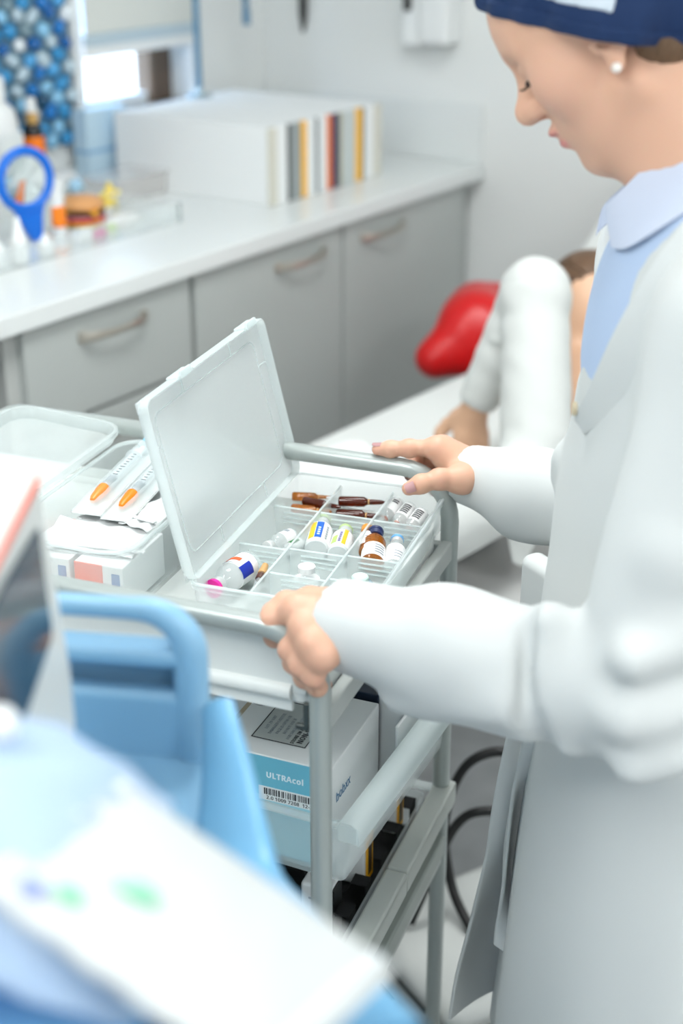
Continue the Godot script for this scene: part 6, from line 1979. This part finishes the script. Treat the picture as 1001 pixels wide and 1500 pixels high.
	var cut: Vector3 = wr.lerp(el2, 0.06)
	f.cap(cut + (wr - el2).normalized() * 0.0605 - o, cut + (wr - el2).normalized() * 0.0606 - o, 0.06, 0.06, 0.003, 1)
	f.planes.append([Vector3(0, 0.0035, 0), Vector3(0, -1, 0)])
	mb = MB.new()
	f.mesh_into(mb, 0.006, Vector3(0.0, 0.58, -2.56) - o, Vector3(0.52, 1.06, -1.93) - o)
	fin("knitted_top", mb, knit, p)
	# hem of the top hanging over the pad's edge
	mb = MB.new()
	var rows := []
	for i in 6:
		var row := PackedVector3Array()
		for j in 9:
			var u := j / 8.0
			var e := Vector3(0.268, 0.655, -2.115).lerp(Vector3(0.345, 0.665, -2.215), u)
			row.append(e + Vector3(0.008, 0, 0.010) * (i * 0.35 + sin(u * 9.0) * 0.5 * i / 5.0) - Vector3(0, i * (0.013 + 0.004 * sin(u * 5.0)), 0) - o)
		rows.append(row)
	mb.slab(rows, 0.003)
	fin("hem", mb, knit, p)
	# trousers
	f = SDF.new()
	f.cap(Vector3(0.15, 0.708, -2.085) - o, Vector3(-0.12, 0.695, -2.06) - o, 0.086, 0.066, 0.04)
	f.cap(Vector3(-0.12, 0.695, -2.06) - o, Vector3(0.02, 0.682, -2.285) - o, 0.062, 0.048, 0.03)
	f.planes.append([Vector3(0, 0.0035, 0), Vector3(0, -1, 0)])
	mb = MB.new()
	f.mesh_into(mb, 0.009, Vector3(-0.24, 0.58, -2.40) - o, Vector3(0.27, 0.84, -1.92) - o)
	fin("trousers", mb, cloth("patient_trousers", Color(0.88, 0.885, 0.88)), p)

const COLLAR := [[[Vector3(0.298, 1.413, -1.239), Vector3(0.269, 1.391, -1.251), Vector3(0.247, 1.362, -1.267), Vector3(0.240, 1.347, -1.286)],
	[Vector3(0.293, 1.391, -1.207), Vector3(0.268, 1.368, -1.219), Vector3(0.247, 1.344, -1.244), Vector3(0.240, 1.332, -1.268)],
	[Vector3(0.290, 1.367, -1.180), Vector3(0.266, 1.346, -1.192), Vector3(0.248, 1.324, -1.221), Vector3(0.242, 1.317, -1.254)]],
	[[Vector3(0.277, 1.376, -1.315), Vector3(0.256, 1.352, -1.326), Vector3(0.247, 1.337, -1.336), Vector3(0.244, 1.329, -1.338)],
	[Vector3(0.276, 1.348, -1.314), Vector3(0.256, 1.328, -1.327), Vector3(0.246, 1.315, -1.337), Vector3(0.242, 1.308, -1.339)]]]
const LAPEL := [[Vector3(0.284, 1.366, -1.152), Vector3(0.260, 1.326, -1.161), Vector3(0.238, 1.264, -1.183), Vector3(0.224, 1.207, -1.206), Vector3(0.214, 1.165, -1.226)],
	[Vector3(0.297, 1.348, -1.133), Vector3(0.271, 1.312, -1.139), Vector3(0.249, 1.255, -1.162), Vector3(0.235, 1.201, -1.195), Vector3(0.219, 1.159, -1.227)],
	[Vector3(0.312, 1.319, -1.114), Vector3(0.285, 1.290, -1.118), Vector3(0.264, 1.240, -1.145), Vector3(0.246, 1.191, -1.183), Vector3(0.225, 1.150, -1.227)]]
const FLAPS := [[[Vector3(0.181, 0.792, -1.295), Vector3(0.175, 0.735, -1.302), Vector3(0.168, 0.669, -1.305), Vector3(0.164, 0.596, -1.316), Vector3(0.152, 0.498, -1.327), Vector3(0.138, 0.419, -1.325), Vector3(0.131, 0.358, -1.319)],
	[Vector3(0.211, 0.770, -1.329), Vector3(0.215, 0.707, -1.344), Vector3(0.220, 0.621, -1.372), Vector3(0.220, 0.545, -1.381), Vector3(0.220, 0.467, -1.390), Vector3(0.219, 0.404, -1.395), Vector3(0.213, 0.347, -1.391)], 0.0],
	[[Vector3(0.192, 0.819, -1.252), Vector3(0.189, 0.770, -1.263), Vector3(0.185, 0.720, -1.273), Vector3(0.184, 0.648, -1.285), Vector3(0.182, 0.580, -1.287), Vector3(0.178, 0.532, -1.288), Vector3(0.176, 0.502, -1.285)],
	[Vector3(0.216, 0.803, -1.278), Vector3(0.216, 0.753, -1.288), Vector3(0.217, 0.702, -1.298), Vector3(0.216, 0.629, -1.309), Vector3(0.215, 0.561, -1.312), Vector3(0.212, 0.512, -1.312), Vector3(0.192, 0.482, -1.304)], 1.5]]
const BUTTONS := [Vector3(0.213, 1.175, -1.225)]
const CART_RIGHT := [Vector3(-0.081, 1.065, -0.891), Vector3(-0.066, 1.049, -0.840), Vector3(-0.055, 1.035, -0.795), Vector3(-0.043, 1.023, -0.752), Vector3(-0.019, 1.047, -0.686), Vector3(0.011, 1.072, -0.609), Vector3(0.038, 1.093, -0.542)]
const CART_LEFT := [Vector3(-0.098, 1.057, -0.898), Vector3(-0.096, 1.032, -0.865), Vector3(-0.096, 1.014, -0.824), Vector3(-0.102, 0.996, -0.772), Vector3(-0.095, 1.004, -0.710), Vector3(-0.063, 1.026, -0.632), Vector3(-0.035, 1.050, -0.544)]
const POUCH: Array[Vector3] = [Vector3(-0.116, 1.194, -0.609), Vector3(0.024, 1.144, -0.527), Vector3(-0.027, 1.183, -0.418), Vector3(-0.158, 1.226, -0.492)]

func foreground() -> void:
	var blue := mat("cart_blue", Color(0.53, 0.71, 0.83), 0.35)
	var white := mat("device_shell", Color(0.80, 0.815, 0.805), 0.35)
	# blue plastic cart with a raised handle panel at its far end
	var o := Vector3(-0.30, 0, -0.65)
	var c := thing("plastic_cart", "light blue plastic cart with an open handle panel, blurred in the foreground", "cart", o)
	var mb := MB.new()
	mb.xf = Transform3D(Basis(Vector3.RIGHT, PI / 2), Vector3(0, 0.985, 0) - Vector3(o.x, 0, o.z))
	mb.prism(PackedVector2Array([Vector2(-0.62, -0.935), Vector2(-0.10, -0.935), Vector2(-0.045, -0.75), Vector2(0.05, -0.52), Vector2(0.08, -0.33), Vector2(-0.62, -0.33)]), 0.03, 0.004)
	fin("deck", mb, blue, c)
	mb = MB.new()
	mb.rbox(Vector3(0.40, 0.86, 0.40), 0.03, 3, Vector3(-0.10, 0.54, 0.03))
	fin("cart_body", mb, blue, c)
	for e in [[-0.27, -0.14], [0.07, -0.14], [-0.27, 0.20], [0.07, 0.20]]:
		mb = MB.new()
		mb.xf = Transform3D(Basis(Vector3(0, 0, 1), PI / 2), Vector3(e[0], 0.045, e[1]))
		mb.lathe([Vector2(0, -0.014), Vector2(0.040, -0.014), Vector2(0.045, -0.008), Vector2(0.045, 0.008), Vector2(0.040, 0.014), Vector2(0, 0.014)], 18)
		fin("caster", mb, mat("caster_grey", Color(0.25, 0.26, 0.27), 0.5), c)
		box("caster_bracket", Vector3(0.05, 0.04, 0.04), Vector3(e[0], 0.10, e[1]), mat("caster_grey", Color(0.25, 0.26, 0.27), 0.5), c, 0.004)
	# handle panel: local frame at its upper right corner, x to the right, slightly turned
	var px := Transform3D(Basis(Vector3.UP, deg_to_rad(-8)), Vector3(-0.1015, 1.130, -0.930) - o)
	mb = MB.new()
	mb.xf = px
	var path := [Vector3(-0.42, -0.0085, 0), Vector3(-0.2, -0.0085, 0), Vector3(-0.06, -0.0085, 0)]
	for i in 9: path.append(Vector3(-0.048 + 0.036 * sin(PI / 2 * i / 8), -0.0445 + 0.036 * cos(PI / 2 * i / 8), 0))
	path += [Vector3(-0.0120, -0.10, 0.002), Vector3(-0.0105, -0.17, 0.006)]
	var rad := []
	for i in path.size(): rad.append(lerpf(0.0085, 0.0135, clampf((i - 2) / 8.0, 0, 1)))
	mb.tube(path, rad, 16)
	fin("handle_frame", mb, blue, c)
	mb = MB.new()
	mb.xf = px
	mb.rbox(Vector3(0.40, 0.016, 0.030), 0.0078, 4, Vector3(-0.215, -0.047, -0.004))
	mb.rbox(Vector3(0.40, 0.060, 0.022), 0.0075, 4, Vector3(-0.215, -0.106, 0))
	fin("cross_rail", mb, blue, c)
	mb = MB.new()
	mb.xf = px
	mb.rbox(Vector3(0.40, 0.11, 0.006), 0.0025, 2, Vector3(-0.215, -0.100, -0.022))
	fin("panel", mb, blue, c)
	mb = MB.new()
	var rows := []
	var r: Array = curve(CART_RIGHT, 4); var l: Array = curve(CART_LEFT, 4)
	for i in r.size():
		var row := PackedVector3Array()
		for j in 9:
			var u := j / 8.0
			row.append(l[i].lerp(r[i], u) - o + Vector3(0, 0.006 * sin(PI * u), 0))
		rows.append(row)
	mb.slab(rows, 0.012)
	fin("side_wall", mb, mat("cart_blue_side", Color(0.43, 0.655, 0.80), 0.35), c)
	# basket under the pouch
	var bk := thing("blue_basket", "light blue open basket on the cart under the white pouch", "basket", Vector3(-0.255, 1.001, -0.50))
	mb = MB.new()
	bin(mb, 0.36, 0.26, 0.115, 0.03, 0.004, 0.01, 0.006)
	fin("basket_body", mb, blue, bk)
	mb = MB.new()
	var ring := []
	for p in rrect(0.375, 0.275, 0.034, 6): ring.append(Vector3(p.x, 0.113, p.y))
	mb.tube(ring, 0.005, 10, true)
	fin("basket_rim", mb, blue, bk)
	var fb := thing("folded_drape", "folded pale blue drape filling the foreground basket", "drape", Vector3(-0.245, 1.006, -0.50))
	for i in 4: box("fold", Vector3(0.31 - i * 0.01, 0.034, 0.215 - i * 0.008), Vector3(0.003 * i, 0.018 + i * 0.034, 0.002 * i), mat("drape_blue", Color(0.50, 0.74, 0.92), 0.8), fb, 0.014, 3)
	# white device with a dark screen and a red stripe
	var A := Vector3(-0.203, 1.257, -0.878)
	var ey := Vector3(-0.12, 0.993, 0)
	var fr := Transform3D(Basis(Vector3(0, 0, 1), ey, Vector3(-0.993, -0.12, 0)), Vector3.ZERO)   # x towards the viewer, y up, z into the device
	var d := thing("monitor", "white device with a red stripe and dark screen at the left edge of the foreground", "monitor", A - Vector3(0, 0.257, 0))
	fr.origin = Vector3(0, 0.257, 0)
	mb = MB.new()
	mb.xf = fr * Transform3D(Basis(), Vector3(0, 0, 0.055))
	mb.prism(PackedVector2Array([Vector2(0.006, 0.0), Vector2(0.001, -0.005), Vector2(0.028, -0.140), Vector2(0.045, -0.171), Vector2(0.10, -0.205), Vector2(0.228, -0.205), Vector2(0.228, 0.0)]), 0.11, 0.004)
	fin("casing", mb, white, d)
	mb = MB.new()
	mb.xf = fr * Transform3D(Basis(), Vector3(0, 0, -0.0012))
	mb.prism(PackedVector2Array([Vector2(0.036, -0.026), Vector2(0.058, -0.089), Vector2(0.064, -0.094), Vector2(0.15, -0.098), Vector2(0.218, -0.10), Vector2(0.218, -0.018), Vector2(0.13, -0.0190)]), 0.003, 0.001)
	fin("screen", mb, mat("dark_screen", Color(0.10, 0.20, 0.27), 0.12), d)
	mb = MB.new()
	mb.xf = fr
	mb.rbox(Vector3(0.222, 0.0048, 0.003), 0.001, 1, Vector3(0.115, -0.0050, -0.0004))
	fin("red_stripe", mb, mat("stripe_red", Color(0.86, 0.40, 0.31), 0.45), d)
	box("stand", Vector3(0.06, 0.065, 0.10), Vector3(-0.06, 0.033, 0.13), white, d, 0.01, 2)
	# clear bag with bluish contents
	var bag := thing("plastic_bag", "crumpled bluish plastic bag blurred in the lower left foreground", "bag", Vector3(-0.185, 1.145, -0.56))
	rng.seed = 33
	var film := clear("bag_film", Color(0.78, 0.87, 0.97), 0.55, 0.3)
	for e in [[0.0, 0.0, 0.100], [0.006, -0.006, 0.075]]:
		rows = []
		for i in 13:
			var row := PackedVector3Array()
			for j in 15:
				var x := (j / 14.0 - 0.5) * 0.215 + 0.0
				var z := (i / 12.0 - 0.5) * 0.17
				var h: float = e[2] * sqrt(maxf(0.0, 1.0 - pow(x / 0.112, 2.0))) * sqrt(maxf(0.0, 1.0 - pow(z / 0.09, 4.0)))
				row.append(Vector3(x + e[0] - 0.02, h + rng.randf_range(-0.006, 0.006), z + e[1]))
			rows.append(row)
		mb = MB.new(); mb.slab(rows, 0.0008)
		fin("film", mb, film, bag)
	box("blue_pack", Vector3(0.11, 0.045, 0.08), Vector3(-0.03, 0.062, 0.045), mat("pack_blue", Color(0.45, 0.66, 0.93), 0.5), bag, 0.015, 3)
	box("deep_blue_tab", Vector3(0.02, 0.012, 0.016), Vector3(-0.035, 0.106, -0.035), mat("deep_blue", Color(0.10, 0.25, 0.75), 0.4), bag, 0.004, 2)
	for e in [Vector3(0.012, 0.090, 0.030), Vector3(0.018, 0.094, -0.028)]:
		lath("white_cap", [Vector2(0, 0), Vector2(0.009, 0.001), Vector2(0.010, 0.005), Vector2(0.008, 0.010), Vector2(0, 0.011)], mat("white_gloss", Color(0.93, 0.94, 0.94), 0.2), bag, e)
	# white pouch with green and blue prints
	var p := thing("white_pouch", "white plastic pouch with green print, the nearest thing in the foreground", "pouch", Vector3(-0.06, 1.17, -0.52))
	rows = []
	for i in 17:
		var row := PackedVector3Array()
		for j in 17:
			var q := pouch_at(i / 16.0, j / 16.0) - p.position
			row.append(q + Vector3(0, 0.0015 * sin(i * 1.9 + j * 0.7) * sin(j * 1.3), 0))
		rows.append(row)
	mb = MB.new(); mb.slab(rows, 0.007)
	fin("pouch_body", mb, mat("pouch_white", Color(0.76, 0.775, 0.775), 0.5), p)
	for e in [[0.03, 0.06], [0.94, 0.97]]:
		rows = []
		for i in 3:
			var row := PackedVector3Array()
			for j in 17: row.append(pouch_at(lerpf(e[0], e[1], i / 2.0), j / 16.0) - p.position + Vector3(0, 0.0055, 0))
			rows.append(row)
		mb = MB.new(); mb.slab(rows, 0.001)
		fin("seal_seam", mb, mat("pouch_seam", Color(0.86, 0.88, 0.89), 0.4), p)
	for e in [[0.40, 0.66, 0.075, 0.050, "print_green_soft", Color(0.45, 0.74, 0.60)], [0.26, 0.84, 0.045, 0.045, "print_green_soft", Color(0.45, 0.74, 0.60)], [0.16, 0.90, 0.04, 0.04, "print_blue_soft", Color(0.45, 0.53, 0.78)], [0.36, 0.66, 0.03, 0.035, "print_mint_soft", Color(0.68, 0.82, 0.76)]]:
		rows = []
		for i in 5:
			var row := PackedVector3Array()
			for j in 7:
				var w := sqrt(maxf(0.05, 1.0 - pow((i - 2) / 2.3, 2.0)))
				row.append(pouch_at(e[0] + (i / 4.0 - 0.5) * e[2] * 2.0, e[1] + (j / 6.0 - 0.5) * e[3] * 2.0 * w) - p.position + Vector3(0, 0.0062, 0))
			rows.append(row)
		mb = MB.new(); mb.slab(rows, 0.0008)
		fin("print", mb, mat(e[4], e[5], 0.5), p)

func pouch_at(u: float, v: float) -> Vector3:      # u from the left edge to the right, v from the far edge to the near
	var far := POUCH[0].lerp(POUCH[1], u)
	var near := POUCH[3].lerp(POUCH[2], u)
	return far.lerp(near, v) + Vector3(0, 0.014 * sin(PI * u) * sin(PI * v), 0)
